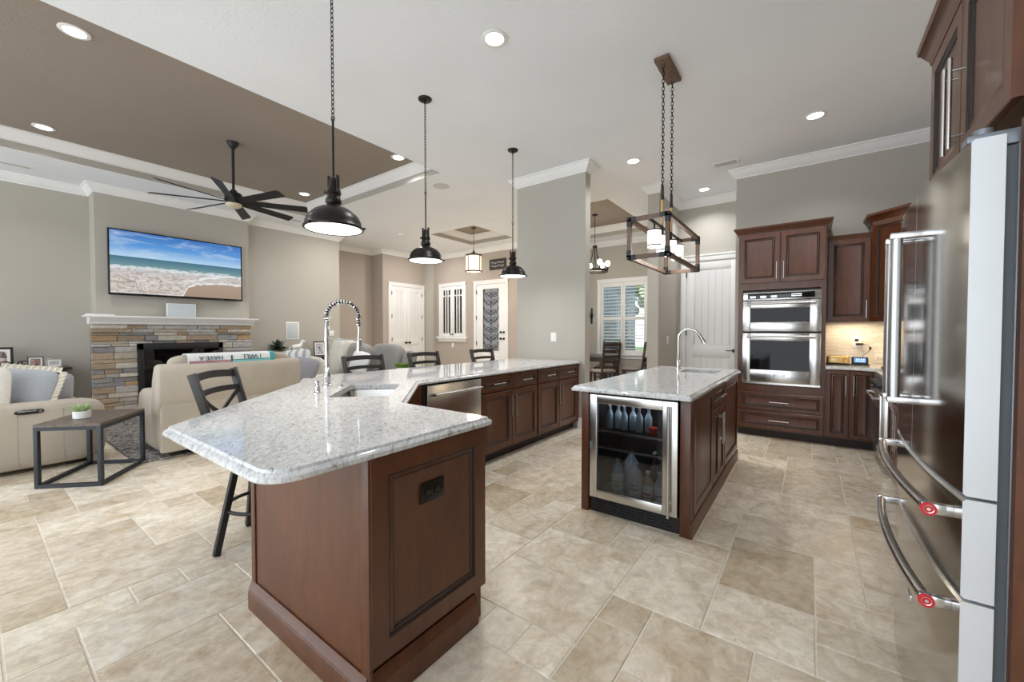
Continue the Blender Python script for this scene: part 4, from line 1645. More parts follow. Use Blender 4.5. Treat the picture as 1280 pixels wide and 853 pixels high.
# things on the corner counter
t = thing('toaster', 'low brass coloured toaster on the corner worktop', 'toaster', (.275, 6.15, .921))
m = MB(); m.box(-.105, .105, -.06, .06, .012, .105, .018, 3); m.build('shell', plain('brass', (.62, .40, .16), .28, 1, .05), t)
m = MB(); m.box(-.11, .11, -.065, .065, 0, .016, .006); m.build('base', M['black'], t)
m = MB(); m.box(-.085, .045, -.0625, -.058, .025, .085, .004); m.box(.06, .085, -.066, -.058, .04, .055, .003); m.build('front_panel', plain('pale_brass', (.70, .50, .24), .35, .8, .05), t)
m = MB(); m.box(-.08, .08, -.03, -.012, .1045, .107); m.box(-.08, .08, .012, .03, .1045, .107); m.build('slot', M['dark'], t)
t = thing('desk_clock', 'small black desk clock with lit blue screen', 'clock', (.475, 6.14, .921))
m = MB(); m.box(-.085, .085, -.035, .035, 0, .016, .005); m.X = Matrix.Rotation(R(-14), 4, 'X'); m.box(-.075, .075, -.018, .018, .012, .098, .010); m.X = None; m.build('case', M['black'], t)
m = MB(); m.X = Matrix.Rotation(R(-14), 4, 'X'); m.box(-.052, .052, -.0195, -.0175, .032, .084); sc = m.build('screen', plain('blue_screen', (.02, .04, .08), .2, 0, 0, emit=(.16, .42, 1.0), estr=.75), t)
m = MB(); m.X = Matrix.Rotation(R(-14), 4, 'X')
for i, x in enumerate((-.035, -.015, .008, .028)):
    m.box(x, x + .012, -.0202, -.0194, .055, .075)
m.box(-.04, .04, -.0202, -.0194, .040, .045); m.build('digit', plain('screen_white', (.2, .2, .2), .3, 0, 0, emit=(.75, .88, 1), estr=.8), sc)
t = thing('wall_outlet', 'white outlet with black plug above the desk clock', 'outlet', (.465, 6.447, 1.185))
m = MB(); m.box(-.045, .045, -.006, 0, -.065, .065, .003); m.build('plate', M['white'], t)
m = MB(); m.box(-.018, .018, -.010, -.005, .010, .040, .003); m.build('socket', M['outlet_black'], t)
t = thing('power_plug', 'black plug and drooping cord between outlet and desk clock', 'plug', (.475, 6.44, 1.165))
m = MB(); m.box(-.02, .05, -.045, -.007, -.015, .010, .005); m.build('adapter', M['black'], t)
m = MB(); m.tube([(.05, -.03, 0), (.10, -.04, -.02), (.115, -.06, -.06), (.08, -.10, -.10), (.03, -.22, -.13), (.02, -.25, -.17)], .003, 6); m.cushion((.11, -.055, -.05), (.012, .012, .02), 2.5, n=2); m.build('cord', M['black'], t)
t = thing('wall_outlet', 'wide cream switch plate low on the backsplash by the corner', 'outlet', (.71, 6.447, .995))
m = MB(); m.box(-.085, .085, -.006, 0, -.055, .055, .003); m.build('plate', plain('cream_plastic', (.72, .66, .55), .4), t)
m = MB()
for i in range(4):
    m.box(-.062 + i * .033, -.037 + i * .033, -.009, -.005, -.02, .02, .002)
m.build('rocker', plain('cream_rocker', (.55, .50, .42), .4), t)

# ---------------- refrigerator (faces -X)
t = thing('refrigerator', 'stainless french door refrigerator with two drawers and arched handles', 'refrigerator', (.31, 2.365, 0), -PI / 2)
W = .91


def bow_y(x):
    return -.024 * (1 - abs((x - W / 2) / (W / 2)) ** 2.2)


def bowed(x0, x1, z0, z1, seg=20):
    m = MB()
    e = .006
    xs = [x0 + (x1 - x0) * i / seg for i in range(seg + 1)]
    cols = []
    for x in xs:
        y = bow_y(x)
        cols.append([(x, .056, z0), (x, y + e, z0), (x, y, z0 + e), (x, y, z1 - e), (x, y + e, z1), (x, .056, z1)])
    V = [p for c in cols for p in c]
    Fs = []
    Ms = []
    for i in range(seg):
        for k in range(6):
            a, b = i * 6 + k, i * 6 + (k + 1) % 6
            Fs.append((a + 6, a, b, b + 6)); Ms.append(0 if k in (1, 2, 3) else 1)
    Fs.append(tuple(range(6))); Ms.append(1)
    Fs.append(tuple(seg * 6 + k for k in range(6))[::-1]); Ms.append(1)
    for f, q in zip(Fs, Ms):
        m.m.append(q); m.f.append(list(f)); m.c.append(m.tint)
    m.v = V
    return m


FM = [M['fridge_steel'], M['door_edge']]
m = MB(); m.box(.008, W - .008, .076, .74, .03, 1.755, .006); m.build('body', M['grey_metal'], t)
m = MB(); m.box(.014, W - .014, .057, .077, .05, 1.75); m.build('gasket', plain('gasket_grey', (.10, .11, .12), .6), t)
dl = bowed(.0, W / 2 - .0015, .905, 1.775).build('door', FM, t)
dr_ = bowed(W / 2 + .0015, W, .905, 1.775).build('door', FM, t)
d1_ = bowed(.0, W, .650, .897, 40).build('drawer', FM, t)
d2_ = bowed(.0, W, .055, .642, 40).build('drawer', FM, t)
for d, x in ((dl, W / 2 - .05), (dr_, W / 2 + .05)):
    m = MB()
    y = bow_y(x) - .055
    m.cyl((x, y, 1.085), (x, y, 1.63), .0165, 18)
    m.build('handle', M['fridge_bar'], d)
    for z in (1.082, 1.63):
        m = MB(); m.box(x - .017, x + .017, y - .017, bow_y(x) + .004, z - .010, z + .010, .003); m.build('handle_bracket', M['bracket'], d)
for d, z in ((d1_, .845), (d2_, .600)):
    m = MB()
    pts = []
    for i in range(25):
        u = -1 + 2 * i / 24
        x = W / 2 + u * .40
        pts.append((x, -.052 - .026 * (1 - u * u), z))
    m.tube(pts, .0135, 12)
    m.build('handle', M['fridge_bar'], d)
    for s in (-1, 1):
        x = W / 2 + s * .40
        m = MB(); m.box(x - .012, x + .012, -.066, bow_y(x) + .003, z - .014, z + .014, .004); b_ = m.build('handle_bracket', M['bracket'], d)
        m = MB(); m.cyl((x + s * .012, -.052, z), (x + s * .018, -.052, z), .0165 if s > 0 else .0125, 22); m.build('red_medallion', M['red'], b_)
        m = MB(); m.tube([(x + s * .0185, -.052 + .010 * math.cos(q * PI / 8), z + .010 * math.sin(q * PI / 8)) for q in range(16)], .0012, 5, True); m.cyl((x + s * .018, -.052, z), (x + s * .0192, -.052, z), .004, 10); m.build('medallion_ring', M['chrome'], b_)
m = MB()
for x in (.03, W - .08):
    m.box(x, x + .05, -.002, .10, 1.776, 1.795, .004); m.cyl((x + .025, .03, 1.776), (x + .025, .03, 1.81), .018, 16)
m.box(.02, W - .02, .06, .16, 1.756, 1.785, .004)
m.build('hinge_cover', M['grey_metal'], t)
m = MB(); m.box(.44, .50, bow_y(.47) - .003, bow_y(.47) + .002, .40, .425, .001); m.build('badge', M['chrome'], d2_)
m = MB(); m.box(.02, W - .02, .06, .70, 0, .05); m.build('plinth', M['black'], t)
tag(MB().box(.386, 1.168, 1.425, 1.449, 0, 1.80).build('refrigerator_side_panel', M['wood']), 'tall cherry side panel against the near side of the refrigerator', 'panel')

# cabinet above the refrigerator
t = cabinet('over_fridge_cabinet', 'cherry two door cabinet with crown above the refrigerator', (.405, 2.36, 0), -PI / 2, .86, .76, 1.872, 2.40,
            [('door', .012, .425, 1.876, 2.39, (.395, 1.90, 2.19)), ('door', .433, .848, 1.876, 2.39, (.463, 1.90, 2.19))], toe=0)
m = MB(); m.molding([(.86, .76), (.86, 0), (0, 0), (0, .76)], [(0, 2.385), (.010, 2.385), (.012, 2.40), (.018, 2.402), (.022, 2.42), (.046, 2.465), (.052, 2.468), (.056, 2.49), (0, 2.49)]); m.prism([(0, 0), (.86, 0), (.86, .76), (0, .76)], 2.395, 2.47); m.build('crown', M['wood'], t)

# ================================================================== LIGHT FITTINGS
# recessed downlights
def make_can(label, loc):
    t = thing('recessed_light', label, 'ceiling light', loc)
    m = MB(); m.lathe([(.070, -.001), (.098, -.001), (.100, -.006), (.094, -.010), (.072, -.010), (.070, -.006)], 32); m.build('trim_ring', M['white'], t)
    m = MB(); m.lathe([(0, -.0075), (.071, -.0075), (.071, -.002), (0, -.002)], 28); m.build('lens', M['lens'], t)
    return t


CANS = [(-4.93, .585, TZ, 'recessed light near the kitchen edge of the taupe tray ceiling, nearest corner'),
        (-7.52, .615, TZ, 'recessed light at the far left of the taupe tray ceiling'),
        (-7.36, 3.68, TZ, 'recessed light in the taupe tray ceiling behind the fan'),
        (-4.75, 3.71, TZ, 'recessed light in the taupe tray ceiling by its kitchen corner'),
        (-1.98, 2.46, CZ, 'recessed light in the white ceiling above the near island end'),
        (.02, 5.30, CZ, 'recessed light in the white ceiling in front of the oven tower'),
        (-1.90, 5.28, CZ, 'recessed light in the white ceiling beyond the wall column'),
        (-1.37, 6.98, CZ, 'recessed light in the white ceiling before the pantry door')]
c0 = None
for x, y, z, lab in CANS:
    if c0 is None:
        c0 = make_can(lab, (x, y, z))
    else:
        copy_thing(c0, (x, y, z), None, lab)
    area_light('can_and_fill_lamp', (x, y, z - .012), .13, CAN_W, (.97, .98, 1), spread=R(130))
# added lamps without fittings that brighten the foyer, dining room and study
for x, y, z in ((-7.9, 5.0, CZ), (-6.4, 5.4, CZ), (-4.6, 6.6, CZ), (-8.2, 7.3, CZ), (-3.7, 6.0, CZ), (-8.4, 9.2, 2.98)):
    area_light('can_and_fill_lamp', (x, y, z - .012), .16, HALL_FILL_W, (1, .96, .92))


# dome pendants
def chain_links(m, x, y, z0, z1, L=.036, w=.017, r=.0026):
    pitch = L - 4 * r * .9
    n = max(1, int((z1 - z0) / pitch))
    p = (z1 - z0) / n
    for i in range(n):
        c = z0 + (i + .5) * p
        pts = []
        for q in range(12):
            a = 2 * PI * q / 12
            u, v = math.cos(a) * w / 2, math.sin(a) * L / 2
            if i % 2:
                pts.append((x + u, y, c + v))
            else:
                pts.append((x, y + u, c + v))
        m.tube(pts, r, 5, True)


def make_pendant(label, loc):
    """origin on the ceiling; bottom of the shade 1.56 below"""
    t = thing('dome_pendant', label, 'pendant light', loc, R(20))
    B = -1.568
    m = MB(); m.lathe([(0, -.028), (.02, -.027), (.062, -.014), (.066, -.004), (.066, -.0005), (0, -.0005)], 30); m.cyl((0, 0, -.045), (0, 0, -.025), .010, 10); m.build('canopy', M['bronze'], t)
    m = MB(); chain_links(m, 0, 0, -.90, -.035); m.build('chain', M['bronze'], t)
    m = MB(); m.cyl((0, 0, -1.265), (0, 0, -.91), .0065, 10); m.tube([(.012 * math.cos(q * PI / 6), 0, -.905 + .014 * math.sin(q * PI / 6)) for q in range(12)], .003, 6, True); m.build('stem', M['bronze'], t)
    m = MB(); m.lathe([(.012, B + .310), (.022, B + .30), (.026, B + .26), (.040, B + .235), (.044, B + .215), (.036, B + .205), (.040, B + .185), (.046, B + .175), (.046, B + .160), (.038, B + .150), (.052, B + .132)][::-1], 28)
    for s in (-1, 1):
        m.box(s * .030 - .006, s * .030 + .006, -.012, .012, B + .20, B + .325, .004)
        m.cyl((s * .036, -.016, B + .225), (s * .052, -.016, B + .225), .008, 8)
    m.build('socket_cap', M['bronze'], t)
    prof = [(.165, B + .0), (.171, B + .004), (.171, B + .012), (.163, B + .020), (.158, B + .045), (.140, B + .080), (.112, B + .108), (.080, B + .126), (.050, B + .136)]
    inner = [(.046, B + .132), (.078, B + .121), (.109, B + .103), (.136, B + .076), (.153, B + .043), (.158, B + .018), (.158, B + .002)]
    m = MB(); m.shell(prof + inner + [prof[0]], 40); m.build('shade', M['bronze'], t)
    m = MB(); m.lathe([(0, B - .004), (.12, B - .001), (.157, B + .004), (.157, B + .008), (0, B + .008)], 36); m.build('lens', M['shade_lens'], t)
    m = MB()
    for k in range(3):
        a = k * 2 * PI / 3 + .4
        x, y = .171 * math.cos(a), .171 * math.sin(a)
        m.cyl((x, y, B + .010), (x * 1.08, y * 1.08, B + .010), .007, 8)
    m.build('clamp_screw', M['bronze'], t)
    return t


PEND = [(-2.32, 1.335, 'bronze dome pendant on a chain above the corner sink, nearest the camera'), (-3.03, 2.69, 'bronze dome pendant on a chain, middle of the three over the peninsula'), (-2.995, 4.08, 'bronze dome pendant on a chain in front of the wall column')]
p0 = None
for x, y, lab in PEND:
    z = CZ
    if p0 is None:
        p0 = make_pendant(lab, (x, y, z - .105))
    else:
        copy_thing(p0, (x, y, z), None, lab)
    area_light('pendant_lamp', (x, y, z - 1.58 - (.105 if p0 and (x, y) == PEND[0][:2] else 0)), .28, SHADE_W, (1, .95, .88))
# the nearest fitting hangs a little lower: close the gap with a longer canopy link at the ceiling
p0.location.z = CZ
for c in children(p0):
    if not c.name.startswith(('canopy', 'chain')):
        c.location.z = -.075
for c in children(p0):
    if c.name.startswith('chain'):
        m = MB(); chain_links(m, 0, 0, -.975, -.035)
        bpy.data.objects.remove(c)
        m.build('chain', M['bronze'], p0)
        break

# linear chandelier over the island
LX, LY = -1.005, 3.62
t = thing('linear_chandelier', 'wood framed box chandelier with four glass shades above the island', 'chandelier', (LX, LY, CZ))
m = MB(); m.box(-.06, .06, -.20, .20, -.030, -.0005, .004); m.box(-.05, .05, -.19, .19, -.034, -.028, .002); m.build('canopy', M['barnwood'], t)
zt, zb = 2.19 - CZ, 1.895 - CZ
hx, hy = .145, .50
for s in (-1, 1):
    y = s * .135
    m = MB(); chain_links(m, 0, y, -1.035, -.035, .042, .021, .003); m.build('chain', M['bronze'], t)
    m = MB(); pts = [(0, y - .022, -1.035), (0, y + .022, -1.035), (0, y + .022, -1.12), (0, y - .022, -1.12)]
    for a, b in zip(pts, pts[1:] + pts[:1]):
        m.bar(a, b, .010, .010, (1, 0, 0))
    m.build('shackle', M['black'], t)
    m = MB(); m.cyl((0, y, zt + .01), (0, y, -1.155), .0115, 12); m.build('rope_wrapped_rod', M['rope'], t)
    m = MB(); m.cyl((0, y, zt - .10), (0, y, zt + .012), .010, 12); m.cyl((0, y, -1.156), (0, y, -1.12), .013, 12); m.build('rod', M['black'], t)
b = .030
m = MB()
for z in (zt, zb):
    for s in (-1, 1):
        m.bar((s * hx, -hy, z), (s * hx, hy, z), b, b)
        m.bar((-hx, s * hy, z), (hx, s * hy, z), b, b)
for sx in (-1, 1):
    for sy in (-1, 1):
        m.bar((sx * hx, sy * hy, zb), (sx * hx, sy * hy, zt), b, b, (0, 1, 0))
m.build('frame', M['barnwood'], t)
for z in (zt, zb):
    for sx in (-1, 1):
        for sy in (-1, 1):
            m = MB(); q = .018; s = 1 if z == zb else -1
            m.box(sx * hx - q, sx * hx + q, sy * hy - q, sy * hy + q, z - q, z + q, .002)
            m.box(sx * hx - q, sx * hx + q, sy * hy - sy * .055, sy * hy, z - q, z + q, .002)
            m.box(sx * hx - sx * .055, sx * hx, sy * hy - q, sy * hy + q, z - q, z + q, .002)
            m.box(sx * hx - q, sx * hx + q, sy * hy - q, sy * hy + q, z, z + s * .055, .002)
            m.build('corner_bracket', M['black'], t)
m = MB(); m.bar((0, -hy, zt - .005), (0, hy, zt - .005), .016, .016); m.build('crossbar', M['black'], t)
for i in range(4):
    y = -.345 + i * .23
    m = MB(); m.cyl((0, y, zt - .06), (0, y, zt - .005), .007, 8); m.lathe([(.0, zt - .075), (.055, zt - .075), (.055, zt - .066), (.018, zt - .058), (0, zt - .058)], 24, (0, y, 0)); m.build('shade_holder', M['black'], t)
    m = MB(); m.shell([(.049, zt - .205), (.052, zt - .20), (.052, zt - .078), (.048, zt - .076), (.048, zt - .20), (.049, zt - .205)], 28, (0, y, 0)); m.build('glass_shade', M['opal'], t)
    m = MB(); m.shell([(.054, zt - .196), (.054, zt - .186), (.0525, zt - .186), (.0525, zt - .196), (.054, zt - .196)], 28, (0, y, 0)); m.build('shade_band', M['black'], t)
    point_light('globe_lamp', (LX, LY + y, CZ + zt - .235), .045, GLOBE_W, (1, .93, .84))

# dining chandelier
t = thing('dining_chandelier', 'black ring chandelier with candle bulbs above the dining table', 'chandelier', (-3.70, 7.99, TZ))
m = MB(); m.lathe([(0, -.03), (.06, -.018), (.065, -.0005), (0, -.0005)], 24); m.build('canopy', M['bronze'], t)
m = MB(); chain_links(m, 0, 0, -.66, -.03); m.build('chain', M['bronze'], t)
m = MB(); m.lathe([(.05, -.70), (.05, -.66), (.0, -.655)], 18)
for k in range(6):
    a = k * PI / 3
    c_, s_ = math.cos(a), math.sin(a)
    m.tube([(.035 * c_, .035 * s_, -.68), (.05 * c_, .05 * s_, -.85), (.11 * c_, .11 * s_, -1.0), (.27 * c_, .27 * s_, -1.17)], .008, 6)
m.build('arms', M['bronze'], t)
m = MB(); m.shell([(.262, -1.22), (.278, -1.22), (.278, -1.175), (.262, -1.175), (.262, -1.22)], 36); m.build('ring', M['bronze'], t)
for k in range(6):
    a = k * PI / 3 + .3
    x, y = .27 * math.cos(a), .27 * math.sin(a)
    m = MB(); m.cyl((x, y, -1.19), (x, y, -1.12), .016, 10); m.lathe([(0, -1.13), (.03, -1.125), (.03, -1.118), (0, -1.118)], 14, (x, y, 0)); m.build('candle_cup', M['bronze'], t)
    m = MB(); m.lathe([(.012, -1.12), (.044, -1.075), (.052, -1.04), (.040, -1.0), (0, -.985)], 16, (x, y, 0)); m.build('bulb', M['bulb'], t)
point_light('chandelier_lamp', (-3.70, 7.99, TZ - 1.35), .2, 16, (1, .92, .82))

# foyer lantern
t = thing('foyer_lantern', 'bronze drum lantern pendant glowing amber in the foyer', 'pendant light', (-6.50, 7.27, TZ))
m = MB(); m.lathe([(0, -.03), (.06, -.018), (.065, -.0005), (0, -.0005)], 24); m.build('canopy', M['bronze'], t)
m = MB(); chain_links(m, 0, 0, -.52, -.03); m.build('chain', M['bronze'], t)
m = MB(); m.lathe([(0, -.62), (.02, -.61), (.03, -.575), (.015, -.55), (.012, -.52), (0, -.52)], 14)
for s in (0, PI / 2, PI, 3 * PI / 2):
    m.tube([(0, 0, -.58), (.10 * math.cos(s), .10 * math.sin(s), -.62), (.195 * math.cos(s), .195 * math.sin(s), -.66)], .006, 6)
m.build('hanger', M['bronze'], t)
m = MB()
for z in (-.68, -1.06):
    m.shell([(.190, z), (.205, z), (.205, z + .03), (.190, z + .03), (.190, z)], 32)
for k in range(4):
    a = k * PI / 2
    m.box(.195 * math.cos(a) - .007, .195 * math.cos(a) + .007, .195 * math.sin(a) - .007, .195 * math.sin(a) + .007, -1.05, -.66)
m.build('frame', M['bronze'], t)
m = MB(); m.shell([(.182, -1.045), (.185, -1.045), (.185, -.665), (.182, -.665), (.182, -1.045)], 32); m.build('amber_shade', M['amber'], t)
point_light('lantern_lamp', (-6.50, 7.27, TZ - 1.3), .15, 12, (1, .83, .62))

# ceiling fan
t = thing('ceiling_fan', 'large black eight blade ceiling fan under the taupe tray ceiling', 'ceiling fan', (-6.13, 2.135, TZ))
m = MB(); m.lathe([(.018, -.085), (.03, -.08), (.062, -.03), (.070, -.004), (.070, -.0005)], 26); m.build('canopy', M['black'], t)
m = MB(); m.cyl((0, 0, -.66), (0, 0, -.07), .0165, 14); m.build('downrod', M['black'], t)
m = MB(); m.lathe([(.020, -.62), (.035, -.625), (.04, -.655), (.085, -.665), (.10, -.69), (.10, -.775), (.085, -.80), (.04, -.805)][::-1], 30); m.build('motor_housing', M['black'], t)
m = MB(); m.lathe([(0, -.865), (.05, -.858), (.088, -.835), (.095, -.806), (0, -.803)], 28); m.build('light_lens', plain('frosted_fan_lens', (.62, .55, .40), .5, 0, .02), t)
for k in range(8):
    a = R(15 + 45 * k)
    m = MB()
    m.X = Matrix.Rotation(a, 4, 'Z') @ Matrix.Translation((0, 0, -.775)) @ Matrix.Rotation(R(-20), 4, 'X')
    V = []
    for x, w0, w1 in ((.09, -.045, .045), (.30, -.052, .052), (.84, -.062, .062), (.87, -.045, .062)):
        for y in (w0, w1):
            V += [(x, y, -.004), (x, y, .004)]
    Fs = []
    for i in range(3):
        o = i * 4
        Fs += [(o, o + 4, o + 6, o + 2), (o + 1, o + 3, o + 7, o + 5), (o, o + 1, o + 5, o + 4), (o + 2, o + 6, o + 7, o + 3)]
    Fs += [(0, 2, 3, 1), (12, 13, 15, 14)]
    m.add(V, Fs)
    m.build('blade', M['black'], t)

# ceiling registers, speaker
def register(label, loc, rotz, L, w):
    t = thing('ceiling_vent', label, 'vent', loc, rotz)
    m = MB()
    m.box(-L / 2 - .03, L / 2 + .03, -w / 2 - .03, -w / 2, -.010, -.0005, .002); m.box(-L / 2 - .03, L / 2 + .03, w / 2, w / 2 + .03, -.010, -.0005, .002)
    m.box(-L / 2 - .03, -L / 2, -w / 2, w / 2, -.010, -.0005, .002); m.box(L / 2, L / 2 + .03, -w / 2, w / 2, -.010, -.0005, .002)
    m.build('frame', M['white'], t)
    m = MB()
    n = max(3, int(w / .022))
    for i in range(n):
        y = -w / 2 + (i + .5) * w / n
        m.bar((-L / 2, y, -.007), (L / 2, y, -.007), .016, .002, (0, .5, 1))
    m.build('louvre', plain('vent_grey', (.50, .50, .50), .5, 0, .02), t)
    MB().box(-L / 2, L / 2, -w / 2, w / 2, -.0018, -.0008).build('duct', plain('duct_grey', (.20, .20, .20), .8, 0, .02), t)


register('white ceiling vent in the kitchen ceiling before the oven wall crown', (-.93, 6.08, CZ), 0, .26, .11)
register('long white ceiling vent by the left wall of the living room', (-8.66, .20, CZ), PI / 2, .75, .06)
register('white ceiling vent beside the chimney wall near the fan', (-8.40, 3.92, CZ), PI / 2, .40, .10)
o = tag(MB().lathe([(0, -.006), (.11, -.006), (.125, -.003), (.125, -.0005), (0, -.0005)], 36).build('ceiling_speaker', plain('speaker_white', (.58, .58, .58), .7, 0, .02)), 'round flat speaker grille in the white ceiling beside the tray', 'speaker')
o.location = (-4.62, 4.42, CZ)
t = thing('smoke_detector', 'round white smoke detector on the ceiling near the foyer', 'smoke detector', (-7.6, 6.0, CZ))
m = MB(); m.lathe([(0, -.035), (.04, -.035), (.055, -.03), (.06, -.006), (.065, -.0005), (0, -.0005)], 24); m.build('housing', M['white'], t)
m = MB(); m.lathe([(0, -.037), (.012, -.037), (.012, -.034), (0, -.034)], 10); m.build('test_button', M['speaker_grille'], t)

# ================================================================== LIVING ROOM
# fireplace
fp = thing('stone_fireplace', 'ledgestone fireplace with white mantel shelf below the television', 'fireplace', (-8.8, 2.2, 0))
m = MB()
SY0, SY1, SZ = 1.12, 3.28, 1.43
FB0, FB1, FZ0, FZ1 = 1.64, 2.80, .16, 1.12
pal = [(.42, .40, .38), (.30, .29, .28), (.50, .44, .36), (.44, .31, .17), (.56, .52, .45), (.24, .235, .235), (.36, .28, .20), (.48, .46, .43)]
rr = random.Random(3)
m.tint = (.12, .115, .11, 1)
m.box(-8.799, -8.69, SY0 + .01, FB0, 0, SZ - .005); m.box(-8.799, -8.69, FB1, SY1 - .01, 0, SZ - .005); m.box(-8.799, -8.69, FB0, FB1, FZ1, SZ - .005); m.box(-8.799, -8.69, FB0, FB1, 0, FZ0)


def stones(y0, y1, z0, z1):
    z = z0
    while z < z1 - .01:
        h = rr.choice((.045, .06, .075, .09, .105))
        if z1 - z - h < .04:
            h = z1 - z
        y = y0
        while y < y1 - .005:
            L = rr.uniform(.14, .46)
            if y1 - y - L < .10:
                L = y1 - y
            c = rr.choice(pal)
            k = rr.uniform(.85, 1.15)
            m.tint = (c[0] * k, c[1] * k, c[2] * k, 1)
            d = rr.uniform(.012, .05)
            m.box(-8.70, -8.69 + d, y + .002, y + L - .002, z + .002, z + h - .002, .006, 1)
            y += L
        z += h


stones(SY0, FB0, 0, FZ1); stones(FB1, SY1, 0, FZ1); stones(SY0, SY1, FZ1, SZ); stones(FB0, FB1, 0, FZ0)
m.build('stone_surround', M['stone'], fp, world=True, tint=True, smooth=0)
MANT = [(0, 1.432), (.02, 1.432), (.024, 1.45), (.05, 1.475), (.085, 1.505), (.095, 1.52), (.11, 1.522), (.115, 1.53), (.115, 1.558), (0, 1.558)]
m = MB(); m.molding([(-8.63, 3.30), (-8.63, 1.10)], MANT); m.box(-8.80, -8.63, 1.10, 3.30, 1.432, 1.558); m.molding([(-8.80, 3.30), (-8.63, 3.30)][::-1], MANT) if False else None
m.box(-8.80, -8.500, 1.045, 3.355, 1.536, 1.5585, .003)
m.build('mantel', M['trim'], fp, world=True)
m = MB()
for a, b, z0, z1 in ((FB0, FB0 + .07, FZ0, FZ1), (FB1 - .07, FB1, FZ0, FZ1), (FB0, FB1, FZ1 - .10, FZ1), (FB0, FB1, FZ0, FZ0 + .12)):
    m.box(-8.70, -8.625, a, b, z0, z1, .004)
m.build('firebox_frame', M['black'], fp, world=True)
m = MB(); m.box(-8.78, -8.76, FB0, FB1, FZ0, FZ1); m.box(-8.78, -8.64, FB0 + .05, FB0 + .07, FZ0, FZ1); m.box(-8.78, -8.64, FB1 - .07, FB1 - .05, FZ0, FZ1); m.box(-8.78, -8.66, FB0, FB1, FZ0 + .10, FZ0 + .125)
m.build('firebox', M['dark'], fp, world=True)
m = MB()
for y0, z, a in ((1.95, .32, .1), (2.15, .36, -.12), (2.05, .44, .25)):
    m.tube([(-8.71, y0, z), (-8.70, y0 + .25, z + a * .2), (-8.71, y0 + .45, z + a * .3)], [.045, .05, .04], 10)
m.build('ceramic_logs', plain('ash_log', (.22, .19, .15), .9, 0, .4, 14), fp, world=True)
MB().box(-8.655, -8.650, FB0 + .07, FB1 - .07, FZ0 + .12, FZ1 - .10).build('glass_front', M['smoke'], fp, world=True)

tv = thing('television', 'large flat television above the fireplace showing a beach', 'television', (-8.70, 2.238, 2.405), PI / 2)
m = MB(); m.box(-.91, .91, .0, .045, -.515, .515, .006); m.box(-.5, .5, .04, .099, -.3, .3, .004); m.build('case', M['black'], tv)
m = MB()
m.box(-.91, .91, -.012, .001, -.515, -.48, .003); m.box(-.91, .91, -.012, .001, .497, .515, .003); m.box(-.91, -.892, -.012, .001, -.48, .497, .003); m.box(.892, .91, -.012, .001, -.48, .497, .003)
m.build('bezel', M['blackgloss'], tv)
MB().box(-.892, .892, -.004, -.001, -.48, .497).build('screen', M['beach'], tv)
t = thing('centre_speaker', 'pale white speaker box standing on the mantel under the television', 'speaker', (-8.70, 2.225, 1.559), PI / 2)
m = MB(); m.box(-.20, .20, 0, .06, 0, .235, .005); m.build('cabinet', M['white'], t); m = MB(); m.box(-.19, .19, -.005, .0, .01, .225, .002); m.build('grille', M['speaker_grille'], t)
o = tag(MB().box(-.09, .09, -.15, .15, 0, .022, .005).build('streaming_box', M['white']), 'flat white box lying on the left end of the mantel', 'device')
o.location = (-8.66, 1.22, 1.5585)
t = thing('wall_speaker', 'white in wall speaker right of the fireplace', 'speaker', (-8.999, 4.21, 1.335), PI / 2)
m = MB(); m.box(-.14, .14, -.008, 0, -.19, .19, .003); m.build('frame', M['white'], t); m = MB(); m.box(-.115, .115, -.0095, -.006, -.165, .165, .001); m.build('grille', M['speaker_grille'], t)
t = thing('switch_plate', 'wide white switch plate on the living room wall behind the spring faucet', 'switch', (-8.999, 5.05, 1.28), PI / 2)
m = MB(); m.box(-.10, .10, -.006, 0, -.06, .06, .003); m.build('plate', M['white'], t)
for i in range(4):
    m = MB(); m.box(-.075 + i * .04, -.045 + i * .04, -.010, -.005, -.03, .03, .002); m.build('rocker', M['trim'], t)
for nm, lab, loc, rz in (('switch_plate', 'white switch plate on the wall column above the peninsula', (-2.915, 4.949, 1.235), 0), ('switch_plate', 'white switch plate on the hall wall left of the pantry door', (-1.879, 6.86, 1.18), PI / 2), ('switch_plate', 'white switch plate under the shuttered foyer window', (-8.32, 8.399, .93), 0)):
    t = thing(nm, lab, 'switch', loc, rz)
    m = MB(); m.box(-.045, .045, -.006, 0, -.065, .065, .003); m.build('plate', M['white'], t); m = MB(); m.box(-.017, .017, -.010, -.005, -.034, .034, .002); m.build('rocker', M['trim'], t)

# rug
o = tag(MB().box(-8.2, -5.32, .98, 3.56, .0005, .018, .006).build('area_rug', M['rug']), 'grey mottled shag rug on the living room floor', 'rug')


def Rz(a):
    return Matrix.Rotation(a, 4, 'Z')


# main sofa: back to the kitchen, faces -X
t = thing('cream_sofa', 'cream leather sofa with its back to the kitchen, throw on top', 'sofa', (-5.2, 1.85, .018), PI / 2)
# local: x along world +Y (-.70..+.70), y along world -X (0 = back plane)
m = MB()
m.box(-.68, .64, .05, .90, .05, .42, .03); m.build('base', M['leather'], t)
m = MB()
V = []
prof = [(.0, .66), (-.01, .90), (.02, .955), (.07, .965), (.16, .95), (.24, .80), (.28, .45), (.06, .44)]
for x, ins in ((-.72, .02), (-.70, 0), (.66, 0), (.68, .02)):
    for y, z in prof:
        V.append((x, y + (ins if y < .1 else -ins), z - (ins if z > .6 else -ins)))
n = len(prof)
Fs = []
for i in range(3):
    for k in range(n):
        a, b2 = i * n + k, i * n + (k + 1) % n
        Fs.append((a, b2, b2 + n, a + n))
Fs += [tuple(range(n))[::-1], tuple(3 * n + k for k in range(n))]
m.add(V, Fs); m.build('backrest', M['leather'], t, smooth=60)
m = MB(); m.box(-.70, .68, .03, .10, .06, .635, .02, 3); m.build('lower_back_panel', M['leather'], t)
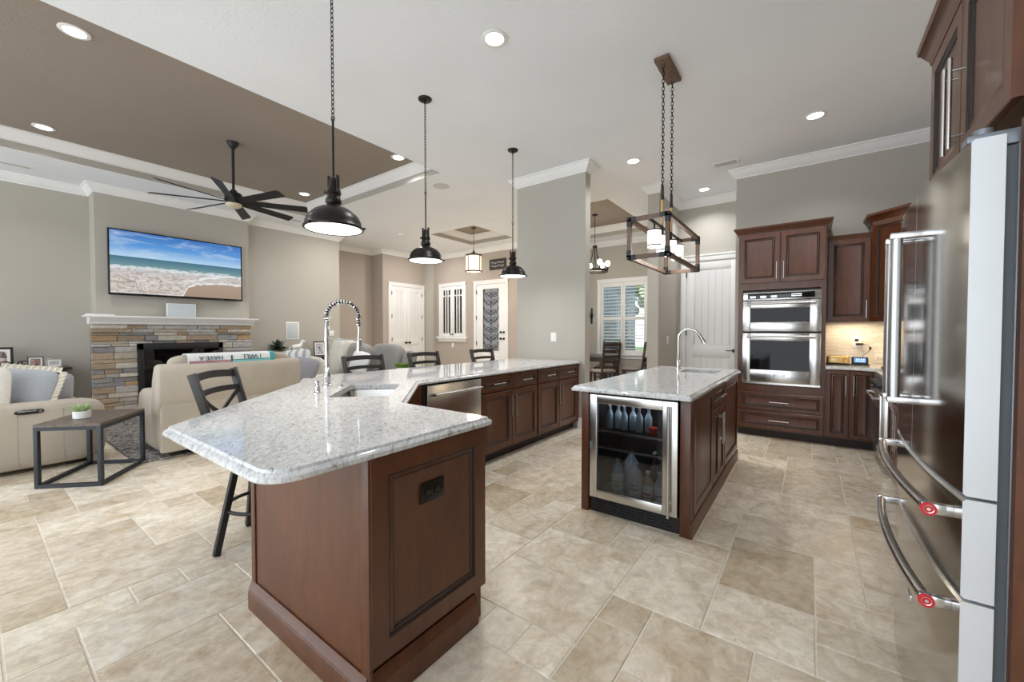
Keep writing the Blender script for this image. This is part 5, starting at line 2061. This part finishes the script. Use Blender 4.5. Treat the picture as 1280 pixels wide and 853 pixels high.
for s in (-1, 1):
    m = MB(); m.cushion((s * .615, .50, .36), (.095, .46, .31), 5); m.build('arm', M['leather'], t)
for s in (-1, 1):
    m = MB(); m.cushion((s * .29, .56, .47), (.29, .33, .10), 4); m.build('seat_cushion', M['leather'], t)
for s in (-1, 1):
    m = MB(); m.cushion((s * .30 - .01, .155, .945), (.30, .085, .105), 3.2); m.build('headrest', M['leather'], t)
for x, y in ((-.55, .25), (.5, .25), (-.55, .8), (.5, .8)):
    MB().box(x - .05, x + .05, y - .12, y + .12, 0, .052, .004).build('foot', M['black'], t)
# throw blanket over the headrests, hanging towards the kitchen
th = thing('throw_blanket', 'folded throw with large lettering in white, pink and teal over the sofa headrest', 'blanket', (-5.355, 1.80, 1.06), PI / 2)


def drape(x0, x1, off=0.0):
    pts = [(.10, 1.0), (.095, 1.03), (.06, 1.062), (.0, 1.070), (-.07, 1.069), (-.105, 1.058), (-.120, 1.030), (-.124, .94)]
    m = MB()
    V, Fs = [], []
    k = len(pts)
    for x in [x0 + (x1 - x0) * i / 8 for i in range(9)]:
        for y, z in pts:
            V.append((x, y - off, z + off - 1.06))
        for y, z in pts:
            V.append((x, y - off + (-.006 if y < -.05 else 0), z + off - 1.06 + .008))
    for i in range(8):
        for j in range(k - 1):
            a, b2 = i * 2 * k + j, (i + 1) * 2 * k + j
            Fs.append((a, a + 1, b2 + 1, b2)); Fs.append((a + k, b2 + k, b2 + k + 1, a + k + 1))
        for j in (0, k - 1):
            a, b2 = i * 2 * k + j, (i + 1) * 2 * k + j
            Fs.append((a, b2, b2 + k, a + k))
    for i in (0, 8):
        for j in range(k - 1):
            a = i * 2 * k + j
            Fs.append((a, a + 1, a + k + 1, a + k))
    m.add(V, Fs)
    return m


TEAL = make_fabric('teal_cloth', (.05, .33, .36), .95, 120, .3)
AQUA = make_fabric('aqua_cloth', (.18, .55, .58), .95, 120, .3)
PINK = make_fabric('dusty_pink_cloth', (.42, .22, .25), .95, 120, .3, .3)
drape(-.42, .38).build('white_body', M['white_cloth'], th, smooth=60)
drape(.382, .43).build('teal_border', TEAL, th, smooth=60)
INK = plain('ink_teal', (.02, .10, .13), .9)
def front_patch(x0, x1, z0, z1, mat, name):
    m = MB(); m.X = Matrix.Translation((0, -.1235, .0))
    m.box(x0, x1, -.009, -.004, z0, z1, .001); m.build(name, mat, th)
front_patch(-.41, -.025, -.12, -.060, PINK, 'pink_panel')
front_patch(-.015, .37, -.12, -.066, AQUA, 'aqua_panel')
front_patch(-.028, -.014, -.12, -.01, INK, 'seam_line')
front_patch(-.015, .37, -.065, -.060, INK, 'seam_line')


def lettering(name, body, loc, size, rot, parent, mat, ext=.002):
    c = bpy.data.curves.new(name, 'FONT')
    c.body = body
    c.size = size
    c.extrude = ext
    c.align_x = 'CENTER'
    o = bpy.data.objects.new(name, c)
    COL.objects.link(o)
    dg_ = bpy.context.evaluated_depsgraph_get()
    me = bpy.data.meshes.new_from_object(o.evaluated_get(dg_))
    bpy.data.objects.remove(o)
    me.materials.clear()
    me.materials.append(mat)
    ob = bpy.data.objects.new(name, me)
    COL.objects.link(ob)
    ob.parent = parent
    ob.location = loc
    ob.rotation_euler = rot
    return ob


# the words hang upside down on the kitchen side of the throw
lettering('lettering', 'HAVE A', (-.215, -.1335, -.012), .064, (R(90), PI, 0), th, INK)
lettering('lettering', 'I WILL', (.18, -.1335, -.008), .072, (R(90), PI, 0), th, INK)

# left sofa: faces +Y, its arm nearest the camera
t = thing('tan_sofa', 'tan leather sofa at the left edge, broad arm towards the kitchen', 'sofa', (-6.9, .25, 0))
# local coordinates: world minus (-6.9, .25)
def wl(x, y):
    return x + 6.9, y - .25


m = MB()
ax0, ax1 = -6.02 + 6.9, -5.77 + 6.9
m.cushion(((ax0 + ax1) / 2, .02, .345), (.135, .575, .30), 7); m.build('arm', M['leather'], t)
m = MB(); m.cushion((-1.12, .02, .345), (.135, .575, .30), 7); m.build('arm', M['leather'], t)
m = MB(); m.box(-1.0, .90, -.50, .55, .07, .36, .03); m.build('base', M['leather_brown'], t)
for s in (-.52, .42):
    m = MB(); m.cushion((s, .12, .42), (.47, .46, .11), 4); m.build('seat_cushion', M['leather_brown'], t)
for s in (-.52, .42):
    m = MB(); m.X = Matrix.Translation((s, -.36, .70)) @ Matrix.Rotation(R(14), 4, 'X'); m.cushion((0, 0, 0), (.47, .13, .30), 3); m.build('back_cushion', M['leather_brown'], t)
m = MB(); m.box(-1.1, 1.0, -.62, -.45, .08, .80, .05, 3); m.build('back_frame', M['leather'], t)
m = MB()
for yy in (-.28, .02, .30):
    m.box(ax1 + .0075, ax1 + .0105, yy - .003, yy + .003, .08, .58)
m.build('arm_seam', plain('seam_tan', (.36, .30, .235), .7), t)
for x in (-.95, .95):
    for y in (-.45, .40):
        MB().box(x - .05, x + .05, y - .08, y + .08, 0, .072, .004).build('foot', M['black'], t)
m = MB(); m.cushion((ax1 + .014, .09, .575), (.012, .09, .022), 3, n=3); cq = m.build('recliner_control', M['black'], t); m = MB(); m.box(ax1 + .020, ax1 + .028, .02, .13, .580, .590, .001); m.cyl((ax1 + .024, .155, .575), (ax1 + .028, .155, .575), .012, 12); m.build('chrome_button', M['chrome'], cq)


def pillow(name, label, loc, s, rot, mat, trim=None, group=None):
    t = thing(name, label, 'pillow', loc)
    t.rotation_euler = rot
    m = MB(); m.cushion((0, 0, 0), (s[0], s[1], s[2]), 6, puff=1, n=9); m.build('cover', mat, t, smooth=80)
    if trim:
        m = MB()
        w = .045
        for i in range(20):
            u0, u1 = -1 + i * .1, -1 + (i + 1) * .1
            for (p, q) in (((s[0], u0 * s[2]), (s[0], u1 * s[2])), ((-s[0], u0 * s[2]), (-s[0], u1 * s[2])), ((u0 * s[0], s[2]), (u1 * s[0], s[2])), ((u0 * s[0], -s[2]), (u1 * s[0], -s[2]))):
                a = Vector((p[0], 0, p[1])); b = Vector((q[0], 0, q[1]))
                o = Vector((1 if abs(p[0]) == s[0] and p[0] == q[0] and p[0] > 0 else (-1 if p[0] == q[0] and p[0] < 0 else 0), 0, 1 if p[1] == q[1] and p[1] > 0 else (-1 if p[1] == q[1] and p[1] < 0 else 0)))
                f = .012 * (1 if i % 2 else -1)
                A, B, C_, D_ = a - o * .01, b - o * .01, b + o * w + Vector((0, -f, 0)), a + o * w + Vector((0, f, 0))
                k = Vector((0, .003, 0))
                m.add([A - k, B - k, C_ - k, D_ - k, A + k, B + k, C_ + k, D_ + k], [(0, 1, 2, 3), (7, 6, 5, 4), (0, 4, 5, 1), (2, 6, 7, 3), (1, 5, 6, 2), (0, 3, 7, 4)])
        m.build('ruffle', trim, t, smooth=0)
    return t


pillow('throw_pillow', 'blue grey square pillow with ivory ruffle on the tan sofa', (-6.22, .33, .74), (.22, .08, .21), (R(-24), R(8), R(62)), M['blue_grey'], M['lace'])
pillow('throw_pillow', 'smaller plain grey pillow behind the ruffled one on the tan sofa', (-6.55, .52, .68), (.20, .07, .17), (R(-28), R(-10), R(60)), plain('grey_linen', (.36, .36, .38), .95, 0, .06, 90))
pillow('throw_pillow', 'ivory edged pillow leaning at the left frame edge of the tan sofa', (-6.08, .06, .76), (.20, .06, .22), (R(-14), R(0), R(70)), M['cream'])

# end table: metal box frame, wood top
A_, B_, C2 = Vector((-5.17, .32)), Vector((-4.82, .667)), Vector((-5.39, 1.063))
t = thing('end_table', 'small end table with blue black metal frame and brown wood top', 'table', (-5.27, .69, 0))
D2 = A_ + C2 - B_
cor = [A_, B_, C2, D2]
cen = sum(cor, Vector((0, 0))) / 4
inn = [c + (cen - c).normalized() * .022 for c in cor]
m = MB(); m.prism([tuple(c) for c in cor], .515, .537); m.build('top', M['tablewood'], t, world=True)
for c in inn:
    m = MB(); u = (B_ - A_).normalized()
    m.bar((c.x, c.y, .0), (c.x, c.y, .514), .030, .030, (u.x, u.y, 0), .001); m.build('leg', M['tableframe'], t, world=True)
m = MB()
for i in range(4):
    a, b2 = inn[i], inn[(i + 1) % 4]
    for z in (.016, .499):
        MB().bar((a.x, a.y, z), (b2.x, b2.y, z), .030, .030).build('rail', M['tableframe'], t, world=True)
t = thing('potted_succulent', 'small spiky pale succulent in a round white pot on the end table', 'plant', (-5.24, .61, .538))
m = MB(); m.lathe([(0, .003), (.052, .003), (.054, .0), (.058, .004), (.060, .062), (.056, .066), (.052, .060), (0, .058)], 28); m.build('pot', M['white'], t)
m = MB()
for i in range(30):
    a = i * 2.4; e = .35 + .9 * (i / 30)
    L = .10 * (1 - .3 * i / 30)
    d = Vector((math.cos(a) * math.cos(e), math.sin(a) * math.cos(e), math.sin(e)))
    p = Vector((math.cos(a) * .012, math.sin(a) * .012, .058))
    m.tube([p, p + d * L * .5, p + d * L + Vector((0, 0, .008))], [.007, .0075, .0008], 6)
m.tube([(0, 0, .06), (.015, .02, .12), (.04, .05, .16)], [.004, .003, .001], 6)
m.build('leaves', M['leaf_pale'], t)

# left console with frames
t = thing('dark_console', 'dark wood console table against the left living room wall', 'console table', (-8.98, .0, 0))
m = MB(); m.box(-.215, .19, -1.1, .94, .755, .79, .004); m.build('top', M['wood_dark'], t)
m = MB(); m.box(-.20, -.185, -1.05, .89, .10, .755); m.box(-.20, .16, -1.05, -1.02, .0, .755); m.box(-.20, .16, .80, .89, .0, .755, .003); m.box(-.20, .16, -.10, -.06, .0, .755); m.build('body', M['wood_dark'], t)
m = MB(); m.box(-.19, .15, -1.02, .80, .42, .44); m.box(-.19, .15, -1.02, .80, .08, .11); m.build('shelf', M['wood_dark'], t)
m = MB(); m.box(.145, .165, -1.02, .80, .69, .755, .002); m.build('apron', M['wood_dark'], t)


def frame(label, loc, rotz, w, h, mat, pic, mat_w=.02, tilt=10, group=None):
    t = thing('photo_frame', label, 'photo frame', loc, rotz, group)
    X = Matrix.Rotation(R(-tilt), 4, 'X')
    m = MB(); m.X = X
    f = mat_w
    m.box(-w / 2, w / 2, -.010, .008, .002, f, .002); m.box(-w / 2, w / 2, -.010, .008, h - f, h, .002); m.box(-w / 2, -w / 2 + f, -.010, .008, f, h - f, .002); m.box(w / 2 - f, w / 2, -.010, .008, f, h - f, .002)
    m.build('frame', mat, t)
    m = MB(); m.X = X; m.box(-w / 2 + f, w / 2 - f, -.002, .006, f, h - f); m.build('mount', M['white'], t)
    m = MB(); m.X = X; k = f * 1.6 + .012; m.box(-w / 2 + k, w / 2 - k, -.004, -.001, k, h - k); m.build('photograph', pic, t)
    m = MB(); m.bar((0, .012, h * .6), (0, .012 + h * .42, .004), .03, .006, (0, 1, 1)); m.build('easel_leg', M['black'], t)
    return t


CON = .7905
frame('large black framed photograph at the left frame edge on the console', (-8.93, .27, CON), PI / 2, .26, .31, M['black'], M['photo_a'], .028)
frame('small wooden framed portrait beside the letters on the console', (-8.90, .595, CON), PI / 2, .15, .165, M['wood_dark'], M['photo_b'], .010)
frame('small silver framed photograph at the right end of the console', (-8.86, .765, CON), PI / 2, .155, .13, M['nickel'], M['photo_c'], .012)
t = thing('letter_sign', 'black freestanding LOVE letters on the left console', 'sign', (-8.86, .41, CON), PI / 2)
for ch, x in (('L', -.16), ('O', -.085), ('V', 0.0), ('E', .075)):
    o = lettering('letter', ch, (x, 0, .012), .15, (R(90), 0, 0), t, M['black'], .012)
m = MB(); m.box(-.21, .13, -.02, .02, 0, .014, .002); m.build('base', M['black'], t)

# right console
t = thing('dark_console', 'dark wood console right of the fireplace with plant and frames', 'console table', (-8.80, 4.20, 0))
m = MB(); m.box(-.195, .17, -.66, .66, .735, .772, .004); m.build('top', M['wood_dark'], t)
m = MB(); m.box(-.18, .15, -.62, -.58, 0, .735); m.box(-.18, .15, .58, .62, 0, .735); m.box(-.18, -.165, -.58, .58, .1, .735); m.box(-.18, .15, -.02, .02, .0, .735); m.build('body', M['wood_dark'], t)
m = MB(); m.box(-.17, .15, -.58, .58, .40, .42); m.box(-.17, .15, -.58, .58, .08, .11); m.build('shelf', M['wood_dark'], t)
t = thing('potted_plant', 'dark leafy plant in a yellow pot on the right console', 'plant', (-8.78, 3.80, .7725))
m = MB(); m.lathe([(0, 0), (.06, 0), (.072, .01), (.078, .13), (.070, .135), (.066, .12), (0, .118)], 24); m.build('pot', plain('mustard_glaze', (.55, .42, .08), .35, 0, .08), t)
m = MB()
rl = random.Random(8)
for i in range(90):
    a = rl.uniform(0, 2 * PI); e = rl.uniform(.0, 1.4); L = rl.uniform(.14, .27)
    p = Vector((rl.uniform(-.03, .03), rl.uniform(-.03, .03), .13 + rl.uniform(0, .10)))
    d = Vector((math.cos(a) * math.cos(e), math.sin(a) * math.cos(e), math.sin(e) * .9))
    s = d.cross(Vector((0, 0, 1))).normalized() * rl.uniform(.014, .026)
    q = p + d * L * .6
    r_ = p + d * L + Vector((0, 0, -.03))
    m.add([p, q + s, r_, q - s, q + Vector((0, 0, .006))], [(0, 1, 4), (1, 2, 4), (2, 3, 4), (3, 0, 4), (0, 3, 2, 1)])
m.build('leaves', M['leaf_dark'], t)
t = thing('round_ornament', 'small pinkish round ornament beside the console plant', 'ornament', (-8.68, 3.70, .7725))
m = MB(); m.lathe([(0, .001), (.04, 0), (.06, .03), (.065, .06), (.05, .10), (.03, .12), (0, .122)], 20); m.build('body', plain('blush_ceramic', (.50, .38, .36), .4, 0, .05), t); m = MB(); m.lathe([(.03, .12), (.034, .124), (.034, .13), (0, .132)], 16); m.build('lid', M['bronze'], t)
frame('small black framed portrait in front of the white sculpture', (-8.66, 4.05, .7725), PI / 2, .16, .16, M['black'], M['photo_b'], .02)
frame('black framed white picture on the right end of the console', (-8.76, 4.68, .7725), PI / 2 - .3, .24, .33, M['black'], M['photo_c'], .022)
t = thing('horse_sculpture', 'white prancing animal sculpture on the right console', 'sculpture', (-8.80, 4.20, .7725), PI / 2)
m = MB()
m.box(-.13, .13, -.045, .045, 0, .018, .004)
m.tube([(-.10, 0, .20), (-.04, 0, .215), (.03, 0, .225), (.075, 0, .25)], [.045, .055, .055, .042], 12)
m.tube([(.07, 0, .24), (.10, 0, .30), (.115, 0, .345)], [.040, .030, .024], 10)
m.tube([(.105, 0, .345), (.14, 0, .34), (.175, 0, .315)], [.026, .022, .014], 10)
for s in (-1, 1):
    m.tube([(-.09, s * .022, .19), (-.075, s * .022, .11), (-.10, s * .022, .06), (-.09, s * .022, .016)], [.026, .018, .011, .011], 8)
    m.cyl((.112, s * .012, .36), (.112, s * .014, .385), .007, 6, .002)
m.tube([(.06, .022, .21), (.11, .022, .16), (.09, .022, .11)], [.022, .014, .010], 8)
m.tube([(.05, -.022, .21), (.055, -.022, .11), (.05, -.022, .016)], [.022, .013, .010], 8)
m.tube([(-.105, 0, .22), (-.15, 0, .20), (-.16, 0, .12)], [.012, .016, .005], 8)
m.build('body', M['white'], t)

# grey sofa across the room: faces -Y
t = thing('grey_recliner_sofa', 'grey leather reclining sofa facing the fireplace rug, throw over its left seat', 'sofa', (-6.75, 4.14, 0))
m = MB(); m.box(-.95, .95, -.35, .50, .06, .36, .03); m.build('base', M['leather_grey'], t)
for s in (-1, 1):
    m = MB(); m.cushion((s * .48, -.02, .42), (.46, .46, .10), 4); m.build('seat_cushion', M['leather_grey'], t)
    m = MB(); m.X = Matrix.Translation((s * .48, .44, .73)) @ Matrix.Rotation(R(-14), 4, 'X'); m.cushion((0, 0, 0), (.47, .15, .37), 3.4); m.build('back_cushion', M['leather_grey'], t)
    m = MB(); m.cushion((s * 1.07, .02, .35), (.13, .50, .30), 5); m.build('arm', M['leather_grey'], t)
    m = MB(); m.X = Matrix.Translation((s * 1.05, .48, .66)) @ Matrix.Rotation(R(-18), 4, 'X'); m.cushion((0, 0, 0), (.09, .12, .32), 4); m.build('side_wing', M['leather_grey'], t)
for x in (-.8, .8):
    for y in (-.25, .4):
        MB().box(x - .05, x + .05, y - .05, y + .05, 0, .062).build('foot', M['black'], t)
t = thing('white_throw', 'white throw blanket hanging over the left back of the grey sofa', 'blanket', (-7.55, 4.52, .8))
m = MB(); m.X = Matrix.Rotation(R(-14), 4, 'X'); m.cushion((0, -.01, .0), (.22, .20, .36), 6); m.build('cloth', M['cream'], t, smooth=80)
m = MB(); m.X = Matrix.Rotation(R(-14), 4, 'X')
for i in range(20):
    x = -.2 + i * .021
    m.tube([(x, -.205, -.30), (x + .003, -.215, -.38)], .004, 5)
m.build('fringe', M['cream'], t)
pillow('throw_pillow', 'white grey pillow on the right seat of the grey sofa', (-6.45, 4.16, .74), (.24, .09, .23), (R(-18), R(8), R(0)), M['white_cloth'])
# cream armchair nearer the fireplace, pillows on it
t = thing('cream_armchair', 'cream armchair behind the sofa end piled with striped and grey pillows', 'armchair', (-6.55, 3.03, .018), R(35))
m = MB(); m.box(-.36, .36, -.34, .36, .08, .36, .03); m.build('base', M['cream'], t)
m = MB(); m.cushion((0, -.02, .42), (.33, .36, .11), 4); m.build('seat_cushion', M['cream'], t)
m = MB(); m.X = Matrix.Translation((0, .34, .55)) @ Matrix.Rotation(R(-10), 4, 'X'); m.cushion((0, 0, 0), (.38, .11, .34), 4); m.build('backrest', M['cream'], t)
for s in (-1, 1):
    m = MB(); m.cushion((s * .40, .0, .34), (.09, .40, .27), 5); m.build('arm', M['cream'], t)
for x in (-.3, .3):
    for y in (-.28, .28):
        MB().cyl((x, y, 0), (x, y, .09), .02, 10, .026).build('leg', M['wood_dark'], t)
pillow('throw_pillow', 'grey and white striped pillow on the cream armchair', (-6.42, 3.04, .80), (.24, .09, .24), (R(-14), R(-6), R(30)), M['stripe'])
pillow('throw_pillow', 'lavender grey pillow in front of the striped one on the cream armchair', (-6.20, 3.06, .73), (.21, .08, .19), (R(-20), R(10), R(30)), plain('lavender_grey_cloth', (.30, .29, .32), .95, 0, .05, 120))
# side table with a grass plant behind the bar stools
t = thing('side_table', 'small round dark side table behind the bar stools', 'table', (-4.95, 3.93, 0))
m = MB(); m.lathe([(0, .675), (.21, .675), (.22, .685), (.22, .70), (0, .70)], 30); m.build('top', M['wood_dark'], t)
m = MB(); m.cyl((0, 0, .04), (0, 0, .675), .025, 14); m.lathe([(0, 0), (.16, 0), (.16, .012), (.05, .03), (.025, .05), (0, .05)], 26); m.build('pedestal', M['wood_dark'], t)
t = thing('potted_grass', 'bright green tufted plant in a low pot behind the bar stools', 'plant', (-4.95, 3.93, .7005))
m = MB(); m.lathe([(0, 0), (.07, 0), (.085, .01), (.09, .07), (.08, .072), (.075, .06), (0, .058)], 24); m.build('pot', M['white'], t)
m = MB()
for i in range(170):
    a = rl.uniform(0, 2 * PI); r_ = .10 * math.sqrt(rl.random())
    p = Vector((r_ * math.cos(a) * .8, r_ * math.sin(a) * .8, .058))
    q = p + Vector((math.cos(a) * .05, math.sin(a) * .05, rl.uniform(.05, .085)))
    m.tube([p, (p + q) / 2 + Vector((0, 0, .01)), q], [.005, .006, .001], 4)
m.build('leaves', plain('grass_green', (.13, .25, .03), .6, 0, .25, 40), t)

# ================================================================== FOYER AND DINING
t = thing('wall_sign', 'dark wooden sign with white script beside the lantern, above the entry door', 'sign', (-6.65, 8.399, 3.10), 0)
m = MB(); m.box(-.28, .28, -.02, 0, -.14, .14, .003); m.build('board', plain('charcoal_board', (.035, .032, .03), .7), t)
m = MB()
for r0 in range(2):
    pts = []
    for i in range(60):
        u = i / 59
        pts.append((-.22 + .44 * u, -.022, .045 - r0 * .09 + .022 * math.sin(u * 34 + r0) + .012 * math.sin(u * 13)))
    m.tube(pts, .004, 5)
m.build('script', M['white'], t)


def ladder_chair(label, loc, rotz):
    t = thing('dining_chair', label, 'dining chair', loc, rotz)
    m = MB(); m.box(-.23, .23, -.20, .22, .43, .46, .006); m.build('seat_frame', M['wood_dark'], t)
    m = MB(); m.cushion((0, .01, .475), (.22, .205, .035), 4); m.build('seat_pad', plain('taupe_pad', (.34, .30, .26), .9) if 'pad' not in M else M['pad'], t)
    for s in (-1, 1):
        m = MB(); m.bar((s * .21, -.20, 0), (s * .21, -.20, .46), .038, .038, (0, 1, 0), .003); m.bar((s * .21, -.20, .46), (s * .21, -.275, 1.08), .038, .034, (0, 1, 0), .003); m.build('back_post', M['wood_dark'], t)
        m = MB(); m.bar((s * .205, .19, 0), (s * .205, .19, .43), .04, .04, (0, 1, 0), .003); m.build('leg', M['wood_dark'], t)
    for i in range(5):
        z = .56 + i * .118
        y = -.20 - .075 * (z - .46) / .62
        m = MB()
        pts = [(-.20 + .1 * q, y - .022 * (1 - ((q - 2) / 2) ** 2), z) for q in range(5)]
        for a, b in zip(pts, pts[1:]):
            m.bar(a, b, .014, .055 if i == 4 else .045, (0, 0, 1))
        m.build('slat', M['wood_dark'], t)
    m = MB(); m.bar((-.2, 0, .2), (.2, 0, .2), .022, .022)
    for s in (-1, 1):
        m.bar((s * .207, -.2, .2), (s * .207, .19, .2), .022, .022)
    m.build('stretcher', M['wood_dark'], t)
    return t


M['pad'] = plain('taupe_seat_pad', (.34, .30, .26), .9)
c1 = ladder_chair('dark ladder back dining chair nearest the kitchen, seat turned to the table', (-3.55, 8.15, 0), R(62))
copy_thing(c1, (-3.95, 9.22, 0), R(175), 'dark ladder back dining chair under the shuttered window behind the table')
copy_thing(c1, (-3.22, 9.0, 0), R(105), 'dark ladder back dining chair at the right end of the table, seen edge on')
copy_thing(c1, (-4.30, 7.75, 0), R(20), 'dark ladder back dining chair half hidden by the wall column')
t = thing('dining_table', 'dark wood dining table under the ring chandelier', 'table', (-4.02, 8.55, 0))
m = MB(); m.box(-.62, .50, -.45, .45, .745, .785, .005); m.build('top', M['wood_dark'], t)
m = MB(); m.box(-.56, .44, -.39, .39, .66, .745); m.build('apron', M['wood_dark'], t)
for sx, sy in ((-.54, -.37), (-.54, .37), (.42, -.37), (.42, .37)):
    m = MB(); m.box(sx - .045, sx + .045, sy - .045, sy + .045, 0, .66, .004); m.build('leg', M['wood_dark'], t)
t = thing('wood_bench', 'dark wood bench end standing below the shuttered window', 'bench', (-2.55, 9.25, 0))
m = MB(); m.box(-.45, .40, -.20, .20, .42, .46, .005); m.build('seat', M['wood_dark'], t)
for x in (-.40, .35):
    m = MB(); m.box(x - .035, x + .035, -.19, -.12, 0, .70, .003); m.box(x - .035, x + .035, .12, .19, 0, .70, .003); m.box(x - .04, x + .04, -.2, .2, .70, .74, .004); m.build('arm_end', M['wood_dark'], t)
t = thing('wall_hook', 'small black scrolled wall ornament left of the dining window', 'ornament', (-4.52, 9.599, 1.72))
m = MB(); m.box(-.025, .025, -.012, 0, -.20, .20, .003)
m.tube([(0, -.012, .0), (0, -.07, -.04), (0, -.10, .02), (0, -.08, .06)], .010, 8)
m.cushion((0, -.07, .02), (.06, .05, .06), 2, n=3)
m.build('bracket', M['black'], t)
